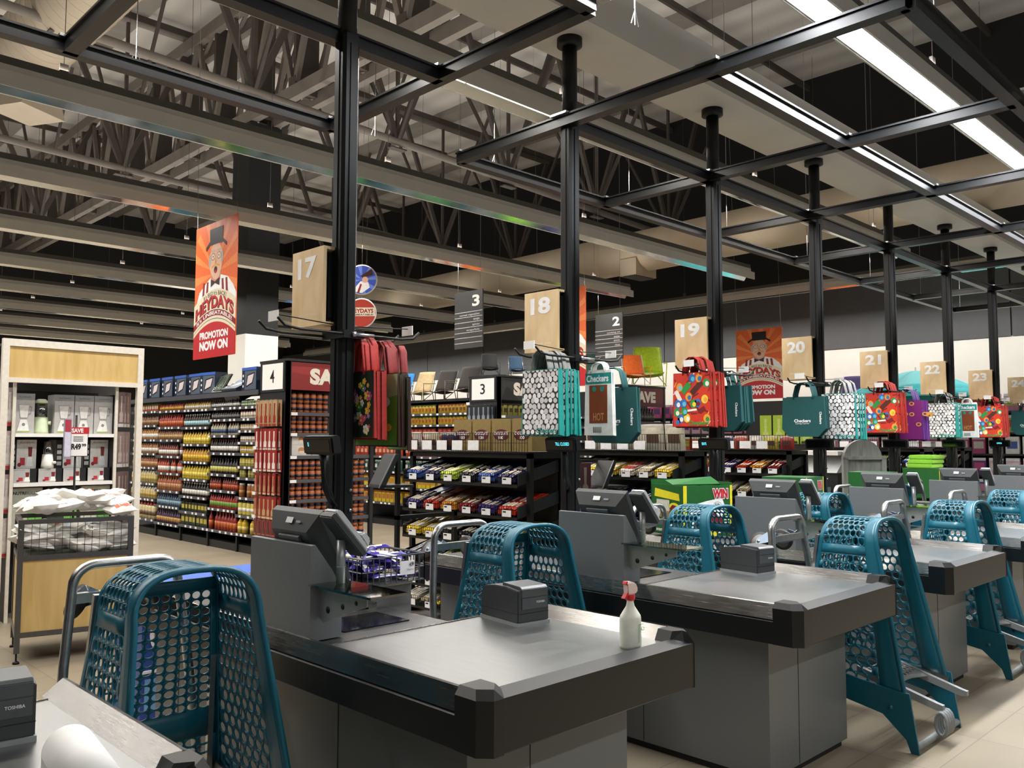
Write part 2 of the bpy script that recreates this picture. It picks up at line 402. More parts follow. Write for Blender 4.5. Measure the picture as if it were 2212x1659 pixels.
# black square column with white foot
c = MB(); c.m = 0; c.box(6.42, 6.98, 12.5, 13.06, 3.17, 6.6); c.m = 1; c.box(6.415, 6.985, 12.495, 13.065, 0, 3.17)
o = c.build('column', [mat('black_column_paint', '#161718', .6), WALLW]); tag(o, 'black square column with a white lower part behind the aisle 4 shelves', 'column')

# luminaires: grey trunking with an open lens of shiny louvres and two tubes
TRK = mat('grey_light_trunking', '#c6c3ba', .45, .0, .03, 8)
TRKD = mat('dark_trunking_rail', '#4f4e47', .6)
REF = steel('mirror_reflector', '#e4e4e0', .12, (2, 6, 6), .1)
TUBE = mat('lit_fluorescent_tube', '#fff8ec', .4, emit=7)
TUBEW = mat('lit_white_tube', '#f4f8ff', .4, emit=26)
def luminaire(x0, x1, y, z, label, tube=TUBE, wall=False):
    t = thing('strip_luminaire', label, 'ceiling light', (0, 0, 0), group=None)
    M = Matrix.Translation((0, y, z))
    if wall: M = Matrix.Translation((y, 0, z)) @ Matrix.Rotation(PI/2, 4, 'Z')
    b = MB(); b.M = M
    b.prism([(-.035, .19), (.035, .19), (.035, .15), (.1, .12), (.1, .01), (.09, .01), (.09, .11), (-.09, .11), (-.09, .01), (-.1, .01), (-.1, .12), (-.035, .15)], 'x', x0, x1)
    b.build('housing', TRK, t)
    r = MB(); r.M = M; r.prism([(-.035, .19), (.035, .19), (.03, .25), (-.03, .25)], 'x', x0, x1); r.build('rail', TRKD, t)
    r = MB(); r.M = M
    r.prism([(-.088, .012), (-.084, .012), (-.03, .1), (-.034, .104)], 'x', x0, x1); r.prism([(.084, .012), (.088, .012), (.034, .104), (.03, .1)], 'x', x0, x1)
    r.build('reflector', REF, t)
    r = MB(); r.M = M; L = 1.5; x = x0+.03
    while x < x1-.2:
        e = min(x+L-.06, x1-.05); r.cyl((x, -.018, .075), (e, -.018, .075), .012, 8); r.cyl((x, .018, .075), (e, .018, .075), .012, 8); x += L
    r.build('lamp_tube', tube, t)
    x = x0+1
    while x < x1:
        r = MB(); r.M = M; r.box(x-.03, x+.03, -.012, .012, .25, .32); r.cyl((x, 0, .3), (x, 0, ZR-z-.2), .003, 4); x += 3; r.build('suspension_wire', STD, t)
    if tube is TUBEW:
        r = MB(); r.M = M; r.box(x0+.01, x1-.01, -.083, .083, .018, .022); r.build('diffuser', mat('glowing_diffuser', '#f4f7ff', .5, emit=9), t)
    return t
nw = MB()
names = ['first strip light beyond the post row', 'second long strip light over the shop, passing above the lane seventeen sign', 'third long strip light, above the orange banner with the hat', 'fourth long strip light over the aisle shelves', 'fifth long strip light over the aisle shelves', 'sixth long strip light towards the back', 'seventh strip light towards the back', 'eighth strip light near the back wall', 'farthest strip light at the back wall']
for y, l in zip(ROW_Y, names): luminaire(-2, 11.95, y, 4.0, l)
luminaire(2.5, 13.9, 2.2, 4.0, 'glaring white strip light over the checkouts at the upper right', TUBEW)
luminaire(0.5, 26, 15.6, 4.38, 'long strip light running along the charcoal wall', TUBE, True)

# pale bulkhead over the posts
b = MB(); b.box(-2, 16.8, 3.45, 3.95, 4.18, 4.5)
b.build('trim_%d' % n, mat('pale_bulkhead_board', '#c9c5bc', .5, 0, .03, 3), kind='structure')

# ================================================================== posts and black ceiling lattice
POSTX = [2.433, 4.178, 5.918, 7.686, 9.43, 11.18, 12.95, 14.72]
NW = ['seventeen', 'eighteen', 'nineteen', 'twenty', 'twenty-one', 'twenty-two', 'twenty-three', 'twenty-four']
LANE = [17, 18, 19, 20, 21, 22, 23, 24]
def post():
    t = thing('steel_post', 'black steel post', 'post')
    b = MB(); b.prism([(-.035, -.05), (.035, -.05), (.05, -.035), (.05, .035), (.035, .05), (-.035, .05), (-.05, .035), (-.05, -.035)], 'z', 0, 3.6)
    b.box(-.012, .012, -.056, -.05, .9, 3.55); b.box(-.056, -.05, -.012, .012, .9, 3.55)
    b.build('shaft', BLK, t)
    b = MB(); b.cyl((0, 0, 3.6), (0, 0, 4.15), .05, 20); b.build('upper_pipe', BLK, t)
    b = MB(); b.lathe([(.055, 4.12), (.085, 4.13), (.085, 4.18)], 24); b.build('flange', BLK, t)
    b = MB()
    for z in (1.25, 1.15): b.cyl((.02, -.052, z), (.02, -.062, z), .008, 8)
    b.build('bolt', CHR, t)
    return t
P0 = post()
for i, x in enumerate(POSTX):
    o = P0 if i == 0 else dup(P0, (x, 3.7, 0))
    o.location = (x, 3.7, 0); o['label'] = 'black steel post carrying the lane %s sign' % NW[i]
# open lattice of double rail beams
FR = mat('black_lattice_rail', '#111214', .34, 0, .05, 20)
def rails(b, p0, p1):
    a = Vector(p0); c = Vector(p1); d = (c-a).normalized(); s = Vector((-d.y, d.x, 0))
    for k in (-.028, 0, .028): b.bar(a+s*k, c+s*k, .016, .05)
    b.bar(a+Vector((0, 0, .03)), c+Vector((0, 0, .03)), .1, .012)
    b.bar(a-Vector((0, 0, .03)), c-Vector((0, 0, .03)), .075, .012)
def lattice(label, xs, ys, xr, yr, z=3.6):
    t = thing('ceiling_lattice', label, 'ceiling frame', (0, 0, 0))
    for y in ys:
        b = MB(); rails(b, (xr[0], y, z), (xr[1], y, z)); b.build('long_rail', FR, t)
    for x in xs:
        b = MB(); rails(b, (x, yr[0], z), (x, yr[1], z)); b.build('cross_rail', FR, t)
    for x in xs:
        for y in ys:
            b = MB(); b.box(x-.07, x+.07, y-.07, y+.07, z+.03, z+.045); b.build('corner_plate', CHR, t)
    w = MB()
    for i, x in enumerate(xs):
        for y in (ys[0], ys[-1]):
            w.cyl((x+.35, y, z+.03), (x+.35, y, z+5), .003, 4); w.tube([(x+.32, y, z+.03), (x+.35, y, z+.12), (x+.38, y, z+.03)], .003, 4)
    w.build('suspension_wire', CHR, t)
lattice('black open rail lattice hanging over the left lanes', (-.2, 1.446, 3.09), (2.6, 3.74, 4.87), (-.2, 3.09), (2.6, 4.87))
lattice('black open rail lattice joined to the posts over lanes 18 to 24', (4.13, 5.83, 7.5, 9.3, 11.1, 12.9, 14.6), (1.5, 2.58, 3.7, 4.75), (4.13, 14.6), (1.5, 4.75))
# ================================================================== checkout counters
S = 1.757
def lane_words(i): return 'lane '+NW[i] if i >= 0 else 'the nearest lane at the lower left'
def make_counter():
    t = thing('checkout_counter', '', 'checkout counter', (0, 0, 0), group=None)
    b = MB(); b.box(1.715, 2.471, 1.925, 2.6, .035, .66); b.box(1.715, 2.12, 2.6, 4.15, .035, .66); b.m = 1
    b.box(1.735, 2.45, 1.945, 2.58, 0, .035); b.box(1.735, 2.1, 2.58, 4.13, 0, .035)
    b.build('base_cabinet', [LAM, INK], t)
    b = MB()
    for x in (1.98, ): b.box(x-.0015, x+.0015, 1.9235, 1.925, .04, .65)
    for y in (2.6, 3.3, 3.9): b.box(1.7135, 1.715, y-.0015, y+.0015, .04, .65)
    b.build('panel_seam', INK, t)
    # vinyl bumper round three sides
    b = MB(); y0 = 1.71
    b.prism([(y0, .655), (y0+.005, .65), (y0+.09, .65), (y0+.09, .8), (y0+.06, .812), (y0, .80)], 'x', 1.62, 2.57)
    b.add([(1.586, y0+.035, .65), (1.62, y0, .65), (1.62, y0+.09, .65), (1.586, y0+.09, .65), (1.586, y0+.035, .8), (1.62, y0, .8), (1.62, y0+.09, .8), (1.586, y0+.09, .8)],
          [(0,3,2,1),(4,5,6,7),(0,1,5,4),(1,2,6,5),(2,3,7,6),(3,0,4,7)])
    b.add([(2.57, y0, .65), (2.604, y0+.035, .65), (2.604, y0+.09, .65), (2.57, y0+.09, .65), (2.57, y0, .8), (2.604, y0+.035, .8), (2.604, y0+.09, .8), (2.57, y0+.09, .8)],
          [(0,3,2,1),(4,5,6,7),(0,1,5,4),(1,2,6,5),(2,3,7,6),(3,0,4,7)])
    b.prism([(1.586, .65), (1.715, .65), (1.715, .7), (1.60, .748), (1.586, .742)], 'y', y0+.09, 4.2)
    b.prism([(2.604, .65), (2.5, .65), (2.5, .7), (2.59, .79), (2.604, .785)], 'y', y0+.09, 2.62)
    b.build('bumper', BLKS, t)
    for sx in (0, 1):
        b = MB(); M = Matrix.Identity(4)
        pr = [(1.583, y0+.12), (1.583, y0+.033), (1.617, y0-.003), (1.655, y0-.003), (1.70, y0+.04), (1.70, y0+.12)] if not sx else [(2.607, y0+.12), (2.607, y0+.033), (2.573, y0-.003), (2.545, y0+.02), (2.51, y0+.06), (2.51, y0+.12)][::-1]
        b.prism(pr, 'z', .65, .80); top = .824 if not sx else .838; s_ = 1 if not sx else -1
        b.add([(p[0]+s_*.0, p[1], .80) for p in pr]+[(p[0]+(s_*.018 if (abs(p[0]-1.583) < .04 or abs(p[0]-2.607) < .04) else -s_*.02), p[1]+(.02 if p[1] < y0+.05 else 0), top) for p in pr], [tuple(range(6, 12))]+[(i, (i+1) % 6, 6+(i+1) % 6, 6+i) for i in range(6)])
        b.build('corner_cap', BLKS, t)
    # steel tops
    b = MB(); b.box(1.63, 2.56, y0+.085, 2.56, .78, .80)
    b.build('packing_deck', DECK, t)
    b = MB(); b.box(1.63, 2.2, 2.563, 3.0, .775, .797); b.build('scanner_plate', DECKD, t)
    b = MB(); b.box(1.63, 2.56, 2.556, 2.566, .799, .803); b.build('divider_strip', RIM, t)
    b = MB(); b.box(1.80, 2.10, 2.70, 2.92, .797, .801); b.build('scanner_glass', SCR, t)
    # bevelled rims
    b = MB(); b.prism([(1.592, .75), (1.613, .812), (1.62, .814), (1.628, .812), (1.632, .797), (1.60, .745)], 'y', y0+.115, 4.18)
    b.prism([(2.603, .79), (2.583, .838), (2.572, .84), (2.52, .80), (2.54, .79)], 'y', y0+.115, 2.6)
    b.build('steel_rim', RIM, t)
    # belt end and cashier's wing
    b = MB(); b.box(1.64, 2.12, 3.02, 4.1, .77, .80); b.build('conveyor_belt', mat('black_belt_rubber', '#3b3a39', .5, 0, .2, 14), t)
    b = MB(); b.box(1.625, 1.64, 3.0, 4.18, .77, .81); b.box(2.12, 2.16, 3.0, 4.18, .62, .82); b.build('belt_side_rail', RIM, t)
    b = MB(); b.box(2.16, 2.42, 3.1, 3.14, .10, .86); b.m = 1; b.box(2.16, 2.42, 3.09, 3.5, .86, .875)
    b.build('wing_shelf', [LAM, DECK], t)
    # till cabinet with sloping front, glass shelf on a bracket
    b = MB(); b.prism([(1.622, .80), (1.752, .80), (1.752, .965), (1.713, 1.035), (1.64, 1.132), (1.622, 1.13)], 'y', 2.645, 3.075)
    b.build('till_cabinet', LAMD, t)
    b = MB(); b.prism([(2.645, .985), (2.645, .88), (2.62, .865), (2.36, .955), (2.36, .985)], 'x', 1.66, 1.664)
    b.box(1.66, 1.76, 2.36, 2.645, .982, .988)
    b.m = 1
    for yy, zz, rr in ((2.59, .913, .012), (2.50, .936, .01), (2.42, .958, .008)): b.cyl((1.659, yy, zz), (1.6665, yy, zz), rr, 14)
    b.build('shelf_bracket', [mat('grey_bracket_paint', '#8a8c8c', .45), INK], t)
    b = MB(); b.box(1.622, 1.772, 2.285, 2.66, .990, .998)
    b.build('glass_shelf', glass('green_edge_glass', '#cfe0d0', .03, .25), t)
    return t
C0 = make_counter()
CLAB = ['grey checkout counter with a steel top below the lane seventeen sign, spray bottle on it', 'grey checkout counter with a steel top below the lane eighteen sign',
        'grey checkout counter with a steel top in line with lane nineteen', 'grey checkout counter with a steel top in line with lane twenty', 'grey checkout counter with a steel top in line with lane twenty-one',
        'grey checkout counter with a steel top in line with lane twenty-two', 'farthest grey checkout counter at lane twenty-three']
for i in range(7):
    o = C0 if i == 0 else dup(C0, (S*i, 0, 0))
    o['label'] = CLAB[i]
o = dup(C0, (-S, 0, 0)); o['label'] = 'nearest checkout counter at the lower left corner with a paper roll on it'

# screens: seen from behind
def make_monitor():
    t = thing('till_monitor', '', 'monitor')
    b = MB()
    b.add([(-.05, -.165, .235), (-.03, -.165, .25), (.09, -.165, .0), (.075, -.165, -.01),
           (-.05, .165, .235), (-.03, .165, .25), (.09, .165, .0), (.075, .165, -.01)],
          [(0,3,2,1),(4,5,6,7),(0,1,5,4),(1,2,6,5),(2,3,7,6)])
    b.add([(-.05, -.165, .235), (-.05, .165, .235), (.075, .165, -.01), (.075, -.165, -.01), (-.075, -.12, .17), (-.075, .12, .17), (-.005, .12, .0), (-.005, -.12, .0)],
          [(0,1,5,4),(1,2,6,5),(2,3,7,6),(3,0,4,7),(4,5,6,7)])
    b.build('casing', PRN, t)
    b = MB(); b.add([(-.078, -.07, .15), (-.078, .07, .15), (-.012, .07, .01), (-.012, -.07, .01), (-.07, -.07, .155), (-.07, .07, .155), (-.002, .07, .01), (-.002, -.07, .01)],
          [(3,2,1,0),(4,5,6,7),(0,1,5,4),(1,2,6,5),(2,3,7,6),(3,0,4,7)])
    b.build('mount_plate', mat('plate_grey', '#4c4f52', .4), t)
    b = MB(); b.quad((-.027, -.15, .247), (-.027, .15, .247), (.089, .15, .01), (.089, -.15, .01)); b.build('screen', SCR, t, solid=.002)
    a = Art((-.064, .03, .207), (0, -1, 0), (.42, 0, 1)); a.rect(-.0, .045, -.012, .01, WHTP, 4); a.rect(.07, .1, -.008, .0, mat('grey_logo', '#8d9194', .4), 4)
    a.build('sticker', t)
    b = MB(); b.bar((.02, 0, .05), (.02, 0, -.11), .06, .05); b.build('stand', BLK, t)
    return t
M0 = make_monitor()
for i in range(7):
    o = M0 if i == 0 else dup(M0)
    o.location = (1.715+S*i, 2.83, 1.0); o['label'] = 'back of the black till monitor on the %s counter' % lane_words(i)

def make_terminal():
    t = thing('card_terminal', '', 'card terminal')
    b = MB(); b.cyl((0, 0, 0), (0, 0, .15), .016, 14); b.cyl((0, 0, .055), (0, 0, .058), .0165, 14); b.build('pole', mat('silver_pole', '#a3a6a8', .35, .6), t)
    M = Matrix.Translation((0, -.01, .17)) @ Matrix.Rotation(math.radians(48), 4, 'Y')
    b = MB(); b.M = M; b.box(-.10, .10, -.042, .042, -.012, .012); b.build('cradle', PRN, t, bevel=.004)
    b = MB(); b.M = M; b.prism([(-.10, .012), (-.10, .026), (-.085, .036), (.07, .032), (.10, .022), (.10, .012)], 'y', -.038, .038)
    b.build('keypad_body', mat('light_grey_terminal', '#bfc2c4', .35), t, bevel=.004)
    b = MB(); b.M = M; b.box(-.08, -.01, -.03, .03, .034, .0365); b.build('display', mat('dim_lcd', '#7d8ba0', .2, emit=.15), t)
    b = MB(); b.M = M
    for i in range(4):
        for j in range(3): b.box(.004+i*.018, .016+i*.018, -.026+j*.02, -.012+j*.02, .032, .037)
    b.build('keys', BLK, t)
    b = MB(); b.M = M; b.prism([(.03, .035), (.045, .06), (.085, .06), (.10, .03)], 'y', -.03, .03); b.build('privacy_shield', mat('light_grey_terminal', '#bfc2c4'), t, bevel=.006)
    return t
T0 = make_terminal()
for i in range(7):
    o = T0 if i == 0 else dup(T0)
    o.location = (1.716+S*i, 2.60, .998); o['label'] = 'grey card terminal tilted on a pole beside the %s monitor' % lane_words(i)

def make_printer():
    t = thing('receipt_printer', '', 'receipt printer')
    b = MB(); b.prism([(-.12, .012), (.12, .012), (.12, .105), (.10, .128), (.03, .138), (-.04, .14), (-.12, .132)], 'x', -.075, .075)
    b.build('body', PRN, t, bevel=.003)
    b = MB(); b.prism([(-.122, .105), (-.122, .138), (-.112, .146), (.0, .15), (.0, .135), (-.11, .128), (-.114, .105)], 'x', -.058, .068)
    b.prism([(-.1225, .06), (-.1225, .105), (-.119, .105), (-.119, .06)], 'x', -.058, .068)
    b.build('paper_lid', mat('lid_grey_plastic', '#505356', .35), t, bevel=.002)
    b = MB(); b.box(-.078, .078, -.124, .122, 0, .013); b.build('foot_plate', mat('grey_foot', '#8c9092', .4), t)
    b = MB(); b.box(-.0755, .0755, -.1215, .1205, .045, .0465); b.build('seam', INK, t)
    a = Art((.01, -.1232, .082), (1, 0, 0), (0, 0, 1)); a.text('TOSHIBA', 0, .042, 0, .008, WINK, 2, .02)
    a.build('brand_lettering', t)
    return t
PR0 = make_printer()
for i in range(6):
    o = PR0 if i == 0 else dup(PR0)
    o.location = (2.40+S*i, 2.42, .80); o.rotation_euler = (0, 0, -.13); o['label'] = 'dark grey receipt printer on the %s counter' % lane_words(i)
o = dup(PR0, (.585, 2.36, .80)); o['label'] = 'dark grey receipt printer cut by the left edge, on the nearest counter'

# paper roll on the nearest counter, spray bottle on the lane 17 counter
t = thing('paper_towel_roll', 'white paper roll lying on the nearest counter at the bottom left', 'paper roll', (.61, 1.80, .80), -.13)
b = MB(); b.tube([(0, .16, .052), (0, -.14, .052)], .052, 32); b.build('roll', WHTP, t)
b = MB(); b.tube([(.0, .161, .052), (.0, .1605, .052)], .018, 16); b.build('core', mat('brown_card', '#a98d66'), t)
b = MB(); b.box(-.052, -.048, -.14, .155, .0, .05); b.build('loose_end', WHTP, t)
BOT = mat('milky_plastic', '#eef0e4', .35); REDP = mat('red_trigger_plastic', '#d8262c', .35); CLR = mat('translucent_pinkish_hood', '#f3d9d4', .3)
t = thing('spray_bottle', 'white spray bottle with a red trigger on the lane seventeen counter', 'spray bottle', (2.372, 1.83, .80), -.1)
b = MB(); b.M = Matrix.Diagonal((1, .75, 1, 1))
b.lathe([(.040, 0), (.043, .01), (.042, .095), (.040, .105), (.028, .122), (.017, .137), (.0135, .15), (.0135, .162)], 32); b.build('bottle', BOT, t)
b = MB(); b.lathe([(.0155, .158), (.0165, .16), (.0165, .174), (.015, .176)], 20); b.build('collar', REDP, t)
b = MB(); b.prism([(-.022, .176), (.018, .176), (.028, .186), (.028, .2), (.018, .214), (.0, .22), (-.02, .222), (-.026, .216)], 'y', -.012, .012); b.build('hood', CLR, t, bevel=.005)
b = MB(); b.prism([(-.026, .222), (-.02, .223), (-.02, .195), (-.02, .186), (-.036, .166), (-.028, .166), (-.014, .178), (-.014, .2), (-.022, .214), (-.03, .214)], 'y', -.008, .008); b.build('trigger', REDP, t)
a = Art((.004, -.0335, .05), (1, .0, 0), (0, 0, 1)); GRN = mat('green_print', '#3f9a52')
a.poly([(.0, .03), (.026, .03), (.026, .028), (.002, .028), (.002, -.03), (0, -.03)], GRN, 3); a.text('ALO', .008, .028, .008, .02, GRN, 3, .03)
a.build('bottle_label', t)

# ================================================================== upended trolleys
def trolley():
    t = thing('shopping_trolley', '', 'shopping trolley')
    def P(u):
        """outline: left side up, arch, right side down -> x, z"""
        if u <= 1:
            z = .25+.68*u; return -(.30-.1*(z-.03)/.93), z
        if u >= 2:
            x, z = P(3-u); return -x, z
        a = PI*(1-(u-1)); ca, sa = math.cos(a), math.sin(a); e = .72
        return .2033*math.copysign(abs(ca)**e, ca), .93+.16*abs(sa)**e
    yf = lambda z: .21*z
    yb = lambda z: .50+(1.05-z)*.18
    def F(u, v):
        x, z = P(u); return (x, yf(z)+(yb(z)-yf(z))*v, z)
    b = MB()
    def solid(u0, u1, v0, v1, nu): b.grid(lambda a, c: F(u0+(u1-u0)*a, v0+(v1-v0)*c), nu, 3)
    def perf(f, u0, u1, v0, v1, nu, nv, q=.4, n=12, stag=True, bb=None):
        bb = bb or b; du = (u1-u0)/nu; dv = (v1-v0)/nv
        def cell(ua, ub, va, vb):
            cu, cv, ru, rv = (ua+ub)/2, (va+vb)/2, (ub-ua)/2, (vb-va)/2; V = []
            for k in range(n):
                c, s = math.cos(2*PI*(k+.5)/n), math.sin(2*PI*(k+.5)/n); m_ = max(abs(c), abs(s))
                V.append(f(cu+ru*c/m_, cv+rv*s/m_))
            for k in range(n):
                c, s = math.cos(2*PI*(k+.5)/n), math.sin(2*PI*(k+.5)/n); V.append(f(cu+ru*c*q*2, cv+rv*s*q*2))
            # corner fill keeps the sheet closed
            fs = [(k, (k+1) % n, n+(k+1) % n, n+k) for k in range(n)]
            bb.add(V, fs, True)
            for sx in (-1, 1):
                for sy in (-1, 1):
                    pass
        for i in range(nu):
            ua, ub = u0+du*i, u0+du*(i+1)
            if stag and i % 2:
                for j in range(nv-1): cell(ua, ub, v0+dv*(j+.5), v0+dv*(j+1.5))
                for a_, c_ in ((v0, v0+dv/2), (v1-dv/2, v1)): bb.grid(lambda p, r: f(ua+(ub-ua)*p, a_+(c_-a_)*r), 1, 1)
            else:
                for j in range(nv): cell(ua, ub, v0+dv*j, v0+dv*(j+1))
    solid(0, 3, 0, .2, 40); solid(0, 3, .92, 1, 40)
    for a_, c_, n_ in ((0, .06, 1), (.97, 1.03, 2), (1.97, 2.03, 2), (2.94, 3, 1)): solid(a_, c_, .2, .92, n_)
    perf(F, .06, .97, .2, .92, 15, 7, .44); perf(F, 2.03, 2.94, .2, .92, 15, 7, .44); perf(F, 1.03, 1.97, .2, .92, 12, 7, .44)
    b.build('basket_shell', TEAL, t, solid=.006)
    g = MB()
    def G(u, v): z = .3+.72*v; h = (.30-.1*(z-.03)/.93)-.002; return (-h+2*h*u, yb(z)-.012, z)
    def gs(v0, v1, u0=0, u1=1): g.grid(lambda a, c: G(u0+(u1-u0)*a, v0+(v1-v0)*c), 4, 2)
    gs(0, .06); gs(.2, .34); gs(.94, 1.0)
    for q_ in ((.06, .2), (.34, .94)): gs(*q_, 0, .05); gs(*q_, .95, 1)
    perf(G, .05, .95, .34, .94, 10, 14, .42, 12, False, g); perf(G, .05, .95, .06, .2, 10, 3, .42, 12, False, g)
    g.build('base_grille', TEAL, t, solid=.005)
    r = MB()
    pts = [Vector(F(u/20, 0)) for u in range(0, 61)]; r.tube(pts, .011, 8); r.build('rim', TEAL, t)
    for s in (-1, 1):
        q = MB(); X0, X1 = s*.292, s*.276
        q.prism([(-.012, .0), (.028, .0), (.05, .06), (.16, .16), (.62, .25), (.64, .36), (.09, .28), (.03, .28)], 'x', min(X0, X1), max(X0, X1))
        q.cyl((s*.276, .12, .2), (s*.298, .12, .2), .012, 10); q.build('foot_panel', TEAL, t, bevel=.002)
    q = MB(); q.cyl((-.28, .008, .028), (.28, .008, .028), .017, 16); q.build('handle_bar', GRYP, t)
    # grey folding seat flap with its coils
    q = MB()
    for s in (-1, 1): q.prism([(-.06, .23), (-.085, .225), (-.085, .205), (-.06, .2), (.33, .30), (.33, .34)], 'x', s*.17-.012, s*.17+.012)
    def SF(u, v): return (-.17+.34*u, .30-.17*v*(1-.55*math.sin(PI*u)*(v > .9)), .325-.045*v)
    perf(SF, .05, .95, 0, .85, 8, 5, .36, 10, False, q)
    q.grid(lambda a, c: (-.17+.34*a, .30-.145-.06*c*(abs(2*a-1)**2), .287-.02*c), 12, 1)
    q.build('seat_flap', GRYP, t, solid=.005)
    q = MB()
    for k in range(4): q.tube([(-.06+.028*k+.008*math.cos(a), -.035+.03*math.cos(a), .10+.055*math.sin(a)) for a in [2*PI*j/14 for j in range(14)]], .009, 6, closed=True)
    q.build('flap_coil', GRYP, t)
    # galvanised chassis: bent tube, rails, cross bar, castors
    q = MB(); W = .185
    arc = lambda cx, a0, a1: [(cx+.075*math.cos(a), .80-.0, .985+.075*math.sin(a)) for a in [a0+(a1-a0)*k/6 for k in range(7)]]
    top = arc(-W+.075, PI, PI/2)+arc(W-.075, PI/2, 0)
    q.tube([(-.25, .70, .22), (-.215, .77, .72)]+top+[(.215, .77, .72), (.25, .70, .22)], .0165, 10, flat=1.3)
    q.build('chassis_tube', CHR, t)
    q = MB(); q.box(-W, W, .785, .815, .93, .965); q.build('cross_bar', CHR, t)
    for s in (-1, 1):
        q = MB(); q.bar((s*.27, .04, .23), (s*.25, .70, .34), .014, .05); q.build('side_rail', CHR, t)
        q = MB(); q.bar((s*.23, .60, .32), (s*.2, .52, 1.0), .018, .02); q.build('support_bar', CHR, t)
    for s, a_ in ((-1, .5), (1, -.3)):
        M = Matrix.Translation((s*.12, .83, .945)) @ Matrix.Rotation(a_, 4, 'Y')
        w = MB(); w.M = M; w.cyl((-.012, .07, -.03), (.012, .07, -.03), .062, 28); wh = w.build('castor_wheel', RUB, t)
        w = MB(); w.M = M; w.cyl((-.0135, .07, -.03), (.0135, .07, -.03), .045, 24); w.m = 1; w.cyl((-.022, .07, -.03), (.022, .07, -.03), .01, 10)
        w.build('hub', [mat('grey_hub', '#6b6764', .6), CHR], wh)
        w = MB(); w.M = M
        for q_ in (-.02, .018): w.prism([(-.02, .015), (-.02, -.02), (.055, -.045), (.085, -.045), (.085, -.015), (.03, .03)], 'x', q_, q_+.003)
        w.box(-.02, .021, -.025, -.02, -.02, .03); w.build('fork', mat('zinc_fork', '#7f8fa0', .35, .7), wh)
    return t
TR0 = trolley()
TL = [((1.215, 2.42, 0), .0, 'teal trolley stood on end beside the counter nearest the camera'),
      ((3.02, 2.66, 0), -.02, 'teal trolley stood on end behind the counter with the spray bottle'),
      ((4.63, 1.634, 0), .0, 'teal trolley stood on end beside the lane eighteen counter, its feet on the open floor'),
      ((4.74, 2.70, 0), .0, 'teal trolley stood on end behind the lane eighteen counter, below the green prize box'),
      ((6.40, 1.72, 0), .02, 'teal trolley stood on end past the lane nineteen counter'),
      ((6.56, 2.80, 0), .0, 'teal trolley stood on end just behind the lane nineteen till'),
      ((8.12, 1.85, 0), .0, 'teal trolley stood on end at the right edge, past the lane twenty counter'),
      ((8.28, 2.95, 0), .0, 'teal trolley stood on end behind the lane twenty till'),
      ((10.0, 2.9, 0), .0, 'teal trolley stood on end behind the lane twenty-one till')]
for k, (p_, rz, l) in enumerate(TL):
    o = TR0 if k == 0 else dup(TR0)
    o.location = p_; o.rotation_euler = (0, 0, rz); o['label'] = l
# ================================================================== lane signs, bags and displays on the posts
OAK = wood('pale_ash_veneer', '#d9b98a', '#e6cba0', (6, 3, 1.2), .5)
def lane_sign(n, x):
    t = thing('lane_sign', 'pale wooden lane sign with the number '+NW[n-17], 'lane sign', (x-.12, 3.85, 2.28))
    b = MB(); b.box(0, .018, -.15, .15, -.20, .20); b.box(0.018, .16, -.15, .15, .185, .20); b.box(.018, .16, -.15, .15, -.20, -.185)
    b.build('wood_panel', OAK, t)
    b = MB(); b.box(.03, .15, -.135, .13, -.17, .17); b.build('light_box', BLK, t, bevel=.008)
    a = Art((-.0006, .15, -.2), (0, -1, 0), (0, 0, 1)); s = str(n)
    a.text(s, .055 if n != 21 else .06, .235, .25, .36, WINK, 1, .04); a.text('thank you', .08, .24, .045, .065, mat('frosted_white', '#ece4d6', .4), 1, .0)
    a.build('number', t); return t
for i, x in enumerate(POSTX): lane_sign(17+i, x)

def display(i, x, txt):
    t = thing('customer_display', 'black customer display %son the lane %s post' % ('reading TILL CLOSED ' if i == 1 else '', NW[i]), 'display', (x-.17, 3.62, 1.475))
    b = MB(); b.M = Matrix.Rotation(-.15, 4, 'Y') ; b.box(-.02, .035, -.13, .13, -.045, .045); b.build('housing', BLK, t, bevel=.008)
    b = MB(); b.M = Matrix.Rotation(-.15, 4, 'Y'); b.box(-.0215, -.02, -.11, .11, -.03, .03); b.build('screen', SCR, t)
    if txt:
        a = Art((-.0185, .11, -.03), (0, -1, 0), (-.151, 0, 1)); a.text(txt[0], txt[1], txt[2], .024, .044, mat('cyan_readout', '#58d8f0', .5, emit=2.2), 2, .0); a.build('readout', t)
    b = MB(); b.tube([(.02, .0, -.04), (.03, .0, -.10), (.04, .01, -.2), (.09, .04, -.27), (.125, .06, -.29)], [.03, .028, .024, .02, .02], 10, flat=.5); b.build('arm', BLK, t)
    b = MB(); b.tube([(.01, -.03, -.05), (.0, -.04, -.15), (.04, -.03, -.25), (.1, .0, -.3)], .004, 6); b.build('cable', INK, t)
for i, x in enumerate(POSTX): display(i, x, {1: ('TILL CLOSED', .075, .19), 2: ('SEATS', .02, .06), 0: ('I', .035, .04), 6: ('OPEN', .08, .14)}.get(i))

